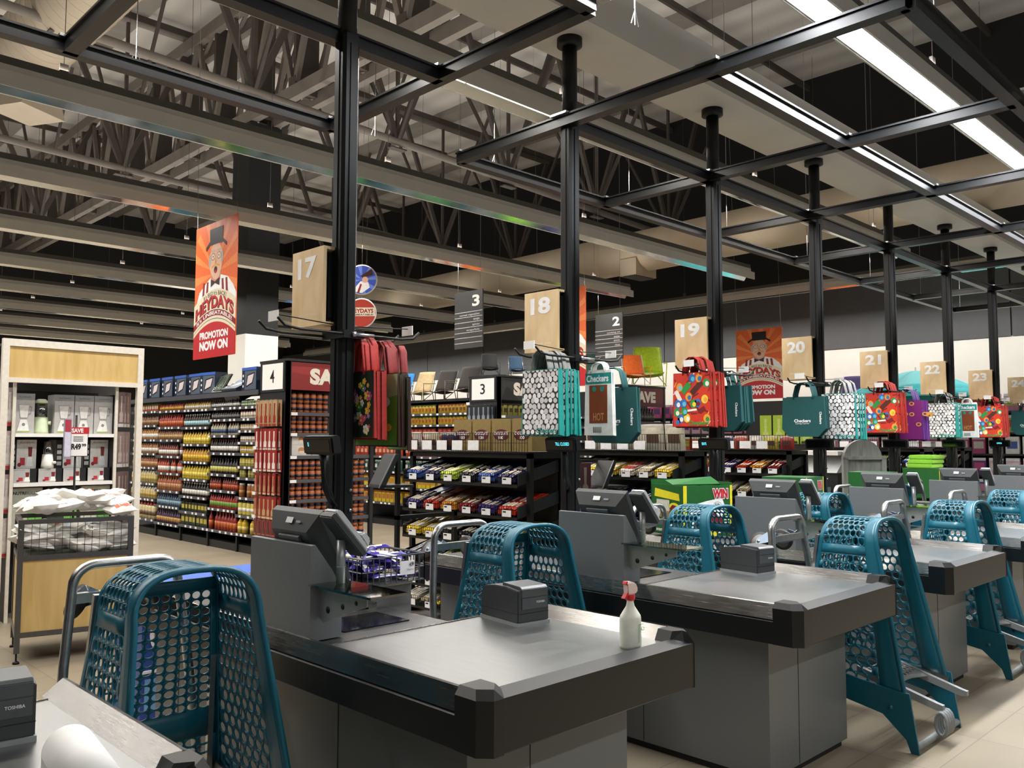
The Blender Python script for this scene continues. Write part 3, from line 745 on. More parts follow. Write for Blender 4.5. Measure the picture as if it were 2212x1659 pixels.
def hook_rack(i, x):
    t = thing('bag_hanger', 'black hanger rods for carrier bags on the lane %s post' % NW[i], 'bag rack', (x, 3.7, 2.03))
    for k, (dy, dz) in enumerate(((-.09, 0), (.09, 0))):
        b = MB(); b.tube([(-.42, dy, .045), (-.38, dy, .01), (-.3, dy, 0), (.3, dy, 0), (.38, dy, .01), (.42, dy, .045)], .007, 8); b.build('rod', BLK, t)
    b = MB(); b.box(-.06, .06, -.1, .1, -.02, .02); b.build('clamp', BLK, t)
    b = MB(); b.cyl((.0, -.1, 0), (.12, -.1, 0), .009, 10); b.cyl((0, -.11, 0), (0, -.1, 0), .014, 12); b.build('clamp_bolt', CHR, t)
    for s in (-1, 1):
        b = MB(); b.tube([(s*.06, -.02, .05), (s*.40, -.02, .07)], .003, 6); b.m = 1; b.box(s*.40-.003, s*.40+.003, -.06, .03, .035, .085); b.build('price_holder', [BLK, WHTP], t)
for i, x in enumerate(POSTX): hook_rack(i, x)

TEALB = mat('teal_bag_edge', '#1d8f86', .5, 0, .1, 60); REDB = mat('red_bag_edge', '#a02a22', .5, 0, .15, 60)
DGR = mat('bottle_green_fabric', '#0d4a4a', .8, 0, .08, 90, .05); PURB = mat('purple_bag_edge', '#5a1f78', .5, 0, .15, 50)
GREYH = mat('grey_bag_handle', '#8e8c88', .7, 0, .15, 40); REDH = mat('red_bag_handle', '#b02a20', .7, 0, .12, 40); DRK = mat('dark_brown_edge', '#3a1f1c', .6)
WBAG = mat('white_film', '#f0efe9', .35); PURH = mat('purple_handle', '#4a2a6a', .7)
def pebbles(a, w, h, seed=1):
    q = random.Random(seed); D = mat('dark_gap_print', '#2c2c2c', .5); W = [mat('pebble_white', '#f2f0ee', .5), mat('pebble_grey', '#d6d3d2', .5), mat('pebble_light', '#e6e3e1', .5)]
    a.rect(0, w, 0, h, D, 1); r = .019; rows = int(h/(r*1.75))
    for j in range(rows+1):
        for i in range(int(w/(r*2.05))+1):
            u = r*.6+i*r*2.05+(j % 2)*r+q.uniform(-.004, .004); v = r*.7+j*r*1.72+q.uniform(-.004, .004)
            ru = r*q.uniform(.78, 1.08); rv = r*q.uniform(.7, 1.0); th = q.uniform(0, PI); P = []
            for k in range(14):
                c, s = ru*math.cos(2*PI*k/14), rv*math.sin(2*PI*k/14); P.append((min(w, max(0, u+c*math.cos(th)-s*math.sin(th))), min(h, max(0, v+c*math.sin(th)+s*math.cos(th)))))
            a.poly(P, W[q.randrange(3)], 1.6+.25*((i+2*j) % 4))
    a.text('Checkers', w*.40, w*.97, .008, .04, TEALB, 4, .03)
CP = dict(r=mat('candy_red', '#d63a26', .4), o=mat('candy_orange', '#f5a13a', .4), y=mat('candy_yellow', '#f4d04a', .4), g=mat('candy_green', '#2d9a48', .4), b=mat('candy_blue', '#2b78c2', .4), c=mat('candy_sky', '#6fc4e0', .4), k=mat('candy_brown', '#5a2a24', .4), w=mat('candy_white', '#f6efe6', .4), d=mat('candy_shadow', '#7d1a1c', .5))
def candy(a, w, h, seed=2):
    q = random.Random(seed); a.rect(0, w, 0, h, CP['r'], 1)
    def ob(u, v, lu, lv, th, m, l):
        P = [(u*w+x*math.cos(th)-y*math.sin(th), v*h+x*math.sin(th)+y*math.cos(th)) for x, y in ((-lu, -lv), (lu, -lv), (lu, lv), (-lu, lv))]
        a.poly([(min(w, max(0, x)), min(h, max(0, y))) for x, y in P], CP[m], l)
    for k in range(26): ob(q.random(), q.random(), .03, .006, q.uniform(0, 3), 'd', 1.5)
    for k in range(12): ob(q.random(), q.random(), .035, .005, q.uniform(.3, 1.3), 'w' if k % 3 == 0 else 'o', 1.7)
    ob(.25, .88, .055, .03, .5, 'r', 2); ob(.85, .62, .025, .07, -.25, 'r', 2); ob(.35, .72, .048, .024, .75, 'g', 2.5); ob(.64, .72, .065, .024, .75, 'k', 2.4)
    ob(.13, .58, .018, .045, .5, 'w', 2.6); ob(.5, .30, .045, .008, .1, 'w', 2.6); ob(.62, .14, .05, .02, .1, 'r', 2.2); ob(.78, .30, .03, .02, .5, 'd', 2.0)
    for u, v, m, m2 in ((.55, .42, 'g', 'y'), (.85, .5, 'y', 'o'), (.52, .9, 'b', 'c'), (.9, .8, 'g', 'w'), (.17, .74, 'o', 'c'), (.42, .55, 'o', 'b'), (.12, .42, 'b', 'w'), (.28, .43, 'b', 'c'), (.08, .26, 'g', 'w'), (.3, .28, 'g', 'c'), (.2, .14, 'b', 'w'), (.37, .15, 'y', 'w'), (.07, .08, 'r', 'b'), (.66, .43, 'b', 'd'), (.7, .9, 'o', 'b'), (.9, .14, 'o', 'g')):
        uu = min(w-.032, max(.032, u*w)); vv = min(h-.036, max(.036, v*h)); a.ell(uu, vv, .030, .034, CP[m], 3, 16); a.ell(uu+.006, vv-.005, .017, .019, CP[m2], 3.5, 12)
    a.text('Checkers', w*.42, w*.95, .008, .04, CP['g'], 4, .03)
def flowers(a, w, h, seed=3):
    q = random.Random(seed); a.rect(0, w, 0, h, mat('deep_leaf_print', '#16271c', .5), 1)
    cs = [mat('petal_%d' % k, c, .5) for k, c in enumerate(('#e9a63a', '#c94a8c', '#8e6ac0', '#f2d34e', '#e6e0ef', '#2f8a45', '#d8566a'))]
    for k in range(46):
        u, v = q.uniform(.03, w-.03), q.uniform(.03, h-.04); m_ = cs[q.randrange(7)]; r = q.uniform(.008, .02)
        for p_ in range(5): a.ell(u+r*.9*math.cos(p_*1.257), v+r*.9*math.sin(p_*1.257), r*.55, r*.55, m_, 2+.05*k, 8)
        a.ell(u, v, r*.4, r*.4, cs[3], 4.6, 8)
    a.text('Viva', .02, .1, h-.06, h-.03, WINK, 5)
def field(a, w, h, seed=4):
    G = mat('grass_print', '#5f9a35', .5); a.rect(0, w, 0, h, G, 1); a.poly([(0, h*.55), (w, h*.7), (w, h), (0, h)], mat('sky_grass_print', '#9fb98a', .5), 1.3)
    a.ell(.1, h*.72, .035, .07, mat('bottle_print', '#dfe3d2', .5), 2); a.ell(.09, h*.88, .04, .02, mat('blue_cap_print', '#2150a8', .5), 2.2)
    for u, v, r, c in ((.22, .12, .04, '#f0efe8'), (.12, .2, .035, '#2d6a3a'), (.25, .22, .03, '#dfe6ea'), (.07, .08, .03, '#e6c33c'), (.17, .07, .035, '#e2883c'), (.05, .25, .03, '#f3efe2'), (.27, .09, .025, '#e7c23f')): a.ell(u, v, r, r*.8, mat('field_'+c[1:], c, .5), 2.5, 14)
def plain(a, w, h, seed=0):
    a.text('Checkers', w*.28, w*.68, h*.36, h*.44, WINK, 2, .03); a.text('Caring Carrier', w*.31, w*.65, h*.30, h*.35, WINK, 2, .0)
def windowbag(a, w, h, seed=0):
    a.rect(0, w, h*.80, h*.97, TEALB, 1); a.text('Checkers', w*.05, w*.9, h*.83, h*.94, WINK, 2, .03)
    a.rect(w*.15, w*.85, h*.18, h*.78, mat('brown_print', '#8a4527', .4), 1); a.text('HOT', w*.3, w*.72, h*.22, h*.34, mat('tan_print', '#c98e5c', .5), 2, .02)
    for u in (.35, .65): a.ell(w*u, h*.72, .016, .018, TEALB, 2)
    for k in range(9): a.rect(w*.3+k*.008, w*.3+k*.008+.004, h*.03, h*.12, INK, 2)
def purple(a, w, h, seed=0):
    a.rect(0, w, 0, h, mat('magenta_print', '#7a1f6c', .5), 1)
    for k in range(9): a.ell(.03+(k*.067) % w, .05+(k*.11) % (h-.08), .028, .022, mat('gold_print', '#d9a441', .5), 2+.05*k, 14); a.ell(.03+(k*.067) % w, .05+(k*.11) % (h-.08), .016, .012, mat('magenta_print', '#7a1f6c', .5), 2.6, 14)
def make_bag(kind, printf, w, h, side, handle, cut=0, hh=.11, edge_text=False):
    t = thing('carrier_bag', '', 'carrier bag'); t['kindkey'] = kind; del t['kindkey']
    b = MB(); th = .007; c = cut
    pr = [(-w/2, -h+c), (-w/2+c, -h), (w/2-c, -h), (w/2, -h+c), (w/2-.012, 0), (-w/2+.012, 0)]
    n = 6
    b.add([(-th, y, z) for y, z in pr]+[(th if z > -h*.5 else th*1.6, y, z) for y, z in pr], [tuple(range(n)), tuple(range(2*n-1, n-1, -1))]+[(i, n+i, n+(i+1) % n, (i+1) % n) for i in range(n)])
    b.build('body', side, t)
    if printf:
        a = Art((-th-.0004, w/2-.012, -h+.004), (0, -1, 0), (0, 0, 1)); printf(a, w-.024, h-.008)
        if a.mb.f: a.build('printed_face', t)
    if edge_text:
        a = Art((-th-.0004, -w/2+.055, -h*.38), (0, 0, -1), (0, -1, 0)); a.text('Checkers', 0, .11, 0, .022, WINK, 2, .03); a.build('side_lettering', t)
    b = MB(); hw = w*.22
    b.grid(lambda u, v: (-.012+.024*v*0+(.014 if v > .5 else -.014)*0+(-.012 if v < .5 else .012), -hw*math.cos(PI*u)*(1+.1*math.sin(PI*u)), hh*math.sin(PI*u)**.6), 12, 1)
    for s in (-1, 1):
        b.tube([(s*.004, -hw, -.02), (s*.006, -hw, .02), (s*.006, -hw*.75, hh*.8), (s*.004, -hw*.3, hh), (s*.004, hw*.3, hh), (s*.006, hw*.75, hh*.8), (s*.006, hw, .02), (s*.004, hw, -.02)], .014, 6, flat=.25)
    b2 = MB(); b2.v = b.v[26:]; b2.f = [tuple(i-26 for i in f) for f in b.f[12:]]; b2.mi = b.mi[12:]; b2.sm = b.sm[12:]
    b2.build('handle', handle, t); return t
KB = {'pebble': (pebbles, .33, .41, TEALB, GREYH, 0, .12), 'candy': (candy, .36, .42, REDB, REDH, 0, .12), 'green': (plain, .42, .36, DGR, DGR, .07, .13, True),
      'floral': (flowers, .32, .34, REDB, REDH, 0, .17), 'field': (field, .36, .37, DRK, mat('maroon_handle', '#8f2f2c', .7), 0, .17), 'window': (windowbag, .24, .42, WBAG, WBAG, 0, .05), 'purple': (purple, .36, .42, PURB, PURH, 0, .12)}
NAMES = {'pebble': 'white pebble print bag with teal edges', 'candy': 'red sweets print bag', 'green': 'bottle green fabric bag', 'floral': 'floral print bag with red edges', 'field': 'green meadow print bag with dark edges', 'window': 'white plastic bag with a brown panel', 'purple': 'purple and gold print bag'}
PB = {}
def bags(kind, x0, yc, ztop, n, step, lane, jit=.012, rz=0.):
    lane = NW[lane-17]
    for k in range(n):
        if kind not in PB:
            kk = KB[kind]; PB[kind] = make_bag(kind, kk[0], kk[1], kk[2], kk[3], kk[4], kk[5], kk[6], len(kk) > 7); o = PB[kind]
        else: o = dup(PB[kind])
        j = (lambda s: 0 if k == 0 else R.uniform(-s, s))
        o.location = (x0+step*k, yc+j(jit), ztop+j(jit*.7)); o.rotation_euler = (j(.02), j(.01)-.0, rz+j(.035))
        if n > 1 and k == 0: o['label'] = 'foremost %s on the lane %s post' % (NAMES[kind], lane)
        elif n > 1:
            o['label'] = '%s behind the foremost, lane %s post' % (NAMES[kind], lane); o['group'] = '%ss behind the foremost, lane %s' % (NAMES[kind], lane)
        else: o['label'] = '%s on the lane %s post' % (NAMES[kind], lane)
bags('floral', 2.50, 3.66, 1.85, 6, .015, 17); bags('field', 2.61, 3.64, 1.84, 5, .014, 17, rz=.05)
bags('field', 2.72, 3.60, 1.82, 1, .02, 17, rz=-.35)
col.objects['carrier_bag'].name
bags('pebble', 3.90, 3.70, 1.945, 9, .022, 18); bags('window', 4.30, 3.56, 1.955, 3, .012, 18); bags('green', 4.40, 3.53, 1.845, 2, .03, 18)
bags('candy', 5.66, 3.75, 2.03, 8, .024, 19); bags('green', 6.02, 3.74, 1.94, 6, .03, 19)
bags('green', 7.36, 3.69, 1.90, 4, .03, 20); bags('pebble', 7.53, 3.44, 1.93, 8, .03, 20)
bags('candy', 9.12, 3.70, 2.01, 8, .028, 21); bags('purple', 9.52, 3.60, 1.94, 7, .03, 21)
bags('pebble', 10.88, 3.70, 1.96, 8, .028, 22); bags('window', 11.32, 3.55, 1.97, 2, .02, 22)
bags('candy', 12.62, 3.70, 1.98, 9, .028, 23)
bags('green', 14.38, 3.70, 1.96, 4, .03, 24)
# ================================================================== shelves and stock
SHF = mat('shelf_grey_edge', '#4b4c52', .4); TKT = mat('ticket_white', '#e8e8ea', .5)
def colm(c, r=.4): return mat('print_'+c.lstrip('#'), c, r, 0, .1, 40)
ORD = ['top', 'second', 'third', 'fourth', 'fifth', 'sixth', 'seventh', 'eighth', 'ninth', 'tenth']
BAYN = ['first bay from the brushes', 'second bay from the brushes', 'third bay from the brushes', 'fourth bay from the brushes', 'fifth bay from the brushes']
PC = {}
def dull(c):
    c = c.lstrip('#')
    if len(c) == 3: c = ''.join(q*2 for q in c)
    v = [int(c[i:i+2], 16) for i in (0, 2, 4)]; g = sum(v)/3
    return '#%02x%02x%02x' % tuple(int((q*.86+g*.14)*.88) for q in v)
def product(shape, c, cap='#222222', lab='#ffffff', h=.2, d=.07):
    key = (shape, c, cap, lab, h, d)
    if key in PC: return dup(PC[key])
    b = MB(); r = d/2; ms = [colm(dull(c)), colm(dull(cap)), colm(dull(lab))]
    if shape == 'bottle':
        b.lathe([(r*.9, 0), (r, .008), (r, h*.55), (r*.75, h*.68), (r*.34, h*.8), (r*.32, h*.88)], 8); b.m = 1; b.lathe([(r*.38, h*.88), (r*.38, h*.98), (r*.3, h)], 8)
        b.m = 2; b.lathe([(r*1.02, h*.16), (r*1.02, h*.48)], 8)
    elif shape == 'jar':
        b.lathe([(r*.92, 0), (r, .01), (r, h*.8), (r*.8, h*.86)], 8); b.m = 1; b.lathe([(r*.85, h*.86), (r*.85, h)], 8); b.m = 2; b.lathe([(r*1.02, h*.24), (r*1.02, h*.5)], 8)
    elif shape == 'squeeze':
        b.lathe([(r, 0), (r, h*.66), (r*.8, h*.76)], 8); b.m = 1; b.lathe([(r*.7, h*.76), (r*.65, h*.8), (r*.2, h)], 8); b.m = 2; b.lathe([(r*1.02, h*.2), (r*1.02, h*.45)], 8)
    elif shape == 'box':
        b.box(-.02, .05, -d/2, d/2, 0, h); b.m = 2; b.box(-.0215, -.02, -d*.38, d*.38, h*.3, h*.72); b.m = 1; b.box(-.0212, -.02, -d/2, d/2, h*.84, h)
    elif shape == 'bag':
        n = 6; b.grid(lambda u, v: (-.025*math.sin(PI*v)**.6*math.sin(PI*u)**.4, (.5-u)*d, h*v), n, n); b.grid(lambda u, v: (.025*math.sin(PI*v)**.6*math.sin(PI*u)**.4+.001, (u-.5)*d, h*v), n, n)
        b.m = 1; b.box(-.012, .008, -d*.45, d*.45, h*.8, h*.97); b.m = 2; b.box(-.0285, -.02, -d*.28, d*.28, h*.3, h*.62)
    elif shape == 'hang':
        b.box(-.004, .004, -d/2, d/2, -h, 0); b.m = 1; b.prism([(-d*.12, -h*.12), (d*.12, -h*.12), (d*.1, -h*.55), (d*.26, -h*.62), (d*.26, -h*.86), (-d*.26, -h*.86), (-d*.26, -h*.62), (-d*.1, -h*.55)], 'x', -.008, -.004)
        b.m = 2; b.box(-.0065, -.004, -d*.4, d*.4, -h*.99, -h*.9)
    o = b.build({'bottle': 'sauce_bottle', 'jar': 'jar', 'squeeze': 'squeeze_bottle', 'box': 'carton', 'bag': 'food_pouch', 'hang': 'hanging_pack'}[shape], ms)
    PC[key] = o; return o
def row(spec, axis, fixed, a0, a1, z, label, cat, facing=-1, gap=.006, jit=.004, rz=None):
    """a row of the same product along an axis on a shelf"""
    shape, c, cap, lab, h, d = spec; n = max(1, int((a1-a0)/(d+gap))); st = (a1-a0)/n; nm = cat
    for k in range(n):
        if R.random() < .02: continue
        o = product(*spec); a = a0+st*(k+.5)
        if axis == 'y': o.location = (fixed+R.uniform(-jit, jit), a, z); o.rotation_euler = (0, 0, R.uniform(-.06, .06) if rz is None else rz)
        else: o.location = (a, fixed+R.uniform(-jit, jit), z); o.rotation_euler = (0, 0, PI/2+R.uniform(-.06, .06))
        tag(o, label, nm, label.replace(' in ', 's in ', 1)[:90])
def shelf_unit(name, label, x0, x1, y0, y1, ztop, levels_left, back=True):
    t = thing(name, label, 'shelving', (0, 0, 0)); xm = (x0+x1)/2
    b = MB(); b.box(xm-.03, xm+.03, y0, y1, 0, ztop); b.build('back_panel', DK, t)
    b = MB(); b.box(x0+.05, x1-.05, y0, y1, .0, .10); b.build('plinth', DK, t)
    for (ya, yb, zs) in levels_left:
        for z in zs:
            b = MB(); b.box(x0+.012, xm-.03, ya+.004, yb-.004, z-.02, z); b.m = 1; b.box(x0, x0+.012, ya+.004, yb-.004, z-.035, z+.004)
            b.m = 2; y = ya+.05
            while y < yb-.06:
                b.box(x0-.002, x0, y, y+.055, z-.032, z-.002); y += R.choice((.12, .17, .23))
            b.build('shelf', [DK, SHF, TKT], t)
    for ya, _, _ in levels_left:
        b = MB(); b.box(x0+.03, x0+.07, ya-.02, ya+.02, 0, .2); b.m = 0; b.box(xm-.05, xm-.03, ya-.02, ya+.02, 0, ztop); b.build('upright', BLK, t)
    for zt in ((levels_left[0][2][0]),):
        pass
    return t
X4 = 5.49
BAY4 = [(10.26, 10.88, [1.946, 1.787, 1.629, 1.471, 1.321, 1.148, .999, .737, .499, .255]), (10.88, 11.75, [1.948, 1.787, 1.564, 1.321, 1.028, .804, .548, .25]),
        (11.75, 12.5, [1.944, 1.686, 1.438, 1.183, .928, .675, .45, .25]), (13.08, 13.8, [1.947, 1.695, 1.502, 1.252, .993, .726, .489, .224]), (13.8, 14.7, [1.954, 1.732, 1.505, 1.284, 1.065, .812, .565, .25])]
BAY4[2] = (11.75, 12.66, BAY4[2][2]); BAY4[3] = (12.66, 13.56, BAY4[3][2]); BAY4[4] = (13.56, 14.6, BAY4[4][2])
un4 = shelf_unit('shelving_unit', 'tall black aisle 4 shelving full of sauce bottles', X4, 6.80, 9.62, 20, 2.1, BAY4)
b = MB(); b.box(X4-.02, X4+.45, 10.26, 16, 2.12, 2.15); b.m = 1; b.box(X4-.03, X4-.02, 10.26, 16, 2.09, 2.155); b.build('top_shelf', [DK, SHF], un4)
W, K, Y_, O_, R_, G_, BR = '#f2efe6', '#1a1614', '#f3c51e', '#d9641e', '#b5261c', '#4f8a2a', '#6b3a1c'
ST4 = [
 [('jar', G_, W, W, .07, .05), ('jar', W, R_, '#c9b27a', .09, .055), ('jar', '#c9a36a', K, W, .08, .05), ('jar', W, '#e8e0d0', '#c9a36a', .07, .05), ('jar', Y_, K, W, .1, .05), ('jar', '#d8c23a', '#a8a03a', '#c8c060', .1, .06), ('jar', '#b9b24a', '#8f8f3a', '#c8c060', .12, .06), ('jar', '#a35a1e', W, '#c48a3a', .16, .08), ('jar', '#e3cf4a', K, W, .17, .085), ('squeeze', Y_, Y_, '#f0d870', .2, .085)],
 [('bottle', K, R_, W, .13, .05), ('bottle', K, K, '#777', .11, .055), ('bottle', '#c9c0a0', '#8a2a1e', '#2a4a7a', .16, .06), ('bottle', K, '#8a2a1e', W, .17, .055), ('bottle', K, K, '#d8d060', .19, .065), ('bottle', '#8a2a14', K, '#d9541e', .15, .05), ('bottle', '#b5261c', K, '#7fb03a', .18, .055), ('bottle', '#a11d14', R_, '#d9641e', .24, .07)],
 [('bottle', '#d9a441', K, W, .16, .055), ('bottle', '#3a2a20', '#cfe3e8', '#a8dbe6', .17, .06), ('bottle', Y_, K, '#f6e04a', .17, .065), ('bottle', '#e8a51e', K, Y_, .18, .065), ('bottle', '#e8c81e', K, '#f6e04a', .19, .065), ('bottle', K, W, W, .18, .065), ('box', '#16301e', K, '#d9c43a', .12, .09), ('box', '#152a1a', K, '#d9c43a', .15, .1)],
 [('bottle', '#c9402a', K, Y_, .15, .05), ('bottle', '#b5301c', R_, O_, .17, .06), ('bottle', '#a86a3a', K, '#d9b070', .15, .055), ('bottle', '#8f3a2a', K, W, .17, .06), ('bottle', '#d04a2a', R_, W, .19, .06), ('bottle', '#b85a2a', O_, '#c98a5a', .2, .07), ('bottle', '#3a5a7a', '#274a6a', '#8ab0c0', .16, .06), ('bottle', '#4a2a4a', '#3a1a4a', '#d8a04a', .18, .06)],
 [('box', O_, G_, W, .13, .07), ('bottle', '#8a5a3a', K, '#b88a5a', .14, .055), ('bottle', '#c98a3a', K, W, .17, .06), ('bottle', '#c07a3a', K, W, .16, .055), ('bottle', '#b0683a', K, '#d9a06a', .16, .055), ('squeeze', '#e8d080', W, '#c9b050', .19, .08), ('squeeze', '#e6cf8a', W, '#c9a23a', .18, .08), ('squeeze', '#ead9a0', '#b5301c', '#6a4a2a', .24, .1)]]
DESC = {'jar': 'jar', 'bottle': 'bottle', 'squeeze': 'squeeze bottle', 'box': 'carton'}
def cname(c):
    r, g, bl = [int(c.lstrip('#')[i:i+2], 16) for i in (0, 2, 4)] if len(c) == 7 else (90, 90, 90)
    if max(r, g, bl) < 75: return 'dark'
    if min(r, g, bl) > 190: return 'pale'
    if r > 190 and g > 160 and bl < 150: return 'yellow'
    if r > 190 and g > 90 and bl < 110: return 'orange'
    if r > 120 and g < 75: return 'red'
    if g >= r and g > bl: return 'green'
    if bl > r: return 'blue'
    return 'brown'
nrow = 0
for bi, ((ya, yb, zs), sp) in enumerate(zip(BAY4, ST4)):
    for k, z in enumerate(zs):
        s = sp[k]; up_ = (zs[k-1] if k else 2.1)-z-.03; h = min(s[4]*1.12, up_*.95); s = tuple(list(s[:4])+[round(h, 3), s[5]*1.12])
        s = tuple(c if not isinstance(c, str) or len(c) != 4 else '#777777' for c in s)
        row(s, 'y', X4+.06, ya+.03, yb-.02, z+.001, '%s %s in the %s row of the %s' % (cname(s[1]), DESC[s[0]], ORD[k], BAYN[bi]), DESC[s[0]])
        # second file of stock right behind, darker in the depth of the shelf
# boxed gas grills on top
def grillbox():
    t = thing('grill_box', '', 'boxed goods'); b = MB(); b.box(0, .2, -.2, .2, 0, .32); b.build('carton', mat('navy_box_print', '#1c2638', .4), t)
    a = Art((-.001, .2, 0), (0, -1, 0), (0, 0, 1)); a.rect(0, .4, .28, .32, mat('box_blue_band', '#3a62b8', .4), 1)
    a.rect(.08, .39, .02, .27, mat('box_grey_photo', '#56606f', .4), 1)
    a.poly([(.11, .05), (.30, .10), (.36, .25), (.15, .22)], mat('grill_pan_black', '#15171c', .4), 2); a.poly([(.135, .075), (.285, .115), (.335, .23), (.175, .205)], mat('pan_pinkish', '#d8cdd0', .4), 3)
    for k in range(3): a.ell(.04, .07+.07*k, .016, .018, WINK, 2, 10)
    a.build('box_print', t); return t
gb = grillbox(); first = True
for k, (y, rz) in enumerate(((10.62, .0), (12.28, 0), (12.78, 0), (13.26, 0), (13.74, 0), (14.24, 0), (11.86, .1))):
    o = gb if k == 0 else dup(gb); o.location = (X4+.03, y, 2.151); o.rotation_euler = (0, 0, rz)
    o['label'] = ['navy grill box standing on top of the shelving right beside the number 4 panel', 'navy grill box, first of the five left of the tipped one', 'navy grill box, second of the row on the shelf top', 'navy grill box, third of the row on the shelf top', 'navy grill box, fourth of the row on the shelf top', 'leftmost navy grill box on the shelf top', 'navy grill box standing behind the bare pan'][k]
o = dup(gb); o.location = (X4-.02, 11.12, 2.20); o.rotation_euler = (0, 1.1, .05); o['label'] = 'navy grill box lying tipped back on the shelf top'
t = thing('grill_pan', 'bare dark ribbed grill pan leaning on the shelf top', 'grill pan', (X4+.02, 11.55, 2.17), 0, ry=.5)
b = MB(); b.box(0, .02, -.17, .17, 0, .3); b.build('pan', mat('pan_dark_metal', '#30382f', .25, .6), t)
b = MB()
for k in range(6): b.box(-.012, 0, -.14+.05*k, -.12+.05*k, .03, .27)
b.build('rib', mat('rib_silver', '#8f9a8f', .25, .8), t)

# number panel, side peg strip and end cap builder
SAVEB = mat('save_board_charcoal', '#2f3031', .4); SAVER = mat('save_board_red', '#8f2b2a', .45); SAVEM = mat('save_board_maroon', '#5f2024', .45); SGREY = mat('save_letters', '#d8d2c4', .5)
def endcap(name, label, x0, x1, num, board, shelves, xs=None):
    t = thing(name, label, 'end display', (0, 0, 0))
    b = MB(); b.box(x0+.04, x1, 9.98, 10.02, 0, 2.5); b.box(x0, x0+.04, 9.56, 10.26, 0, 2.5) if xs is None else None
    b.build('back_panel', DK, t)
    for x in (x0, x1-.05):
        b = MB(); b.box(x, x+.05, 9.56, 9.61, 0, 2.5); b.build('upright', DK, t)
    b = MB(); b.box(x0-.01, x1, 9.55, 10.26, 2.49, 2.52); b.build('top_rail', DK, t)
    for z in shelves:
        b = MB(); b.box(x0+.05, x1-.05, 9.60, 9.98, z-.02, z); b.m = 1; b.box(x0+.05, x1-.05, 9.585, 9.6, z-.04, z+.004); b.m = 2; b.box(x0+.07, x0+.16, 9.583, 9.585, z-.037, z)
        b.build('shelf', [DK, SHF, TKT], t)
    b = MB(); b.box(x0+.05, x1-.05, 9.565, 9.58, 2.13, 2.48); b.build('sign_board', board, t)
    a = Art((x0+.05, 9.5645, 2.13), (1, 0, 0), (0, 0, 1)); w_ = x1-x0-.1
    if board is not SAVEB: a.poly([(0, 0), (w_, 0), (w_, .05), (w_*.5, .16), (0, .22)], mat('save_band_'+board.name, '#7d2120' if board is SAVER else '#4c181c', .45), 1)
    else: a.poly([(0, .0), (.1, .2), (.16, .2), (.4, .0)], mat('ribbon_dark', '#1c1d1e', .4), 1)
    a.text('SAVE', w_*.22, w_*.78, .075, .285, SGREY, 2.5, .06); a.build('save_lettering', t)
    # number panel facing the aisle
    b = MB(); b.box(x0-.012, x0, 9.62, 10.22, 2.11, 2.5); b.build('number_frame', DK, t)
    a = Art((x0-.013, 10.18, 2.14), (0, -1, 0), (0, 0, 1)); a.rect(0, .52, 0, .33, WHTP, 1); a.text(num, .20, .31, .085, .25, INK, 2, .01); a.build('number_panel', t)
    return t
endcap('end_display', 'aisle 4 end display with a red SAVE board over orange jars', 5.49, 6.80, '4', SAVER, [1.846, 1.585, 1.3, 1.0, .748, .497, .25])
JS = ('jar', '#c9682e', '#5a3226', '#1d2546', .125, .083)
for k, z in enumerate([1.846, 1.585, 1.0, .748, .497, .25]):
    for lay in (0, 1):
        row(JS, 'x', 9.66, 5.58, 6.72, z+.001+lay*.126, 'orange jar with a navy band, %s shelf %s layer, red SAVE board' % (ORD[k], ('lower', 'upper')[lay]), 'jar', jit=.002)
def cupbox():
    t = thing('muffin_case_box', '', 'box'); b = MB(); b.box(-.14, .14, 0, .2, 0, .135); b.build('carton', mat('white_box_card', '#d8d3cc', .5), t)
    a = Art((-.14, -.001, 0), (1, 0, 0), (0, 0, 1)); a.ell(.14, .07, .05, .035, colm('#c98a5a'), 1, 16); a.poly([(.1, .06), (.18, .06), (.165, .02), (.115, .02)], colm('#e8d9c0'), 2); a.ell(.22, .08, .03, .025, colm('#7a3a2a'), 2, 12)
    a.build('cake_print', t); return t
cb = cupbox()
for k, (x, dz) in enumerate(((5.75, 0), (5.75, .137), (6.04, 0), (6.04, .137))):
    o = cb if k == 0 else dup(cb); o.location = (x, 9.64, 1.302+dz); o['label'] = ['lower left', 'upper left', 'lower right', 'upper right'][k]+' white box with a cupcake picture under the orange jars'
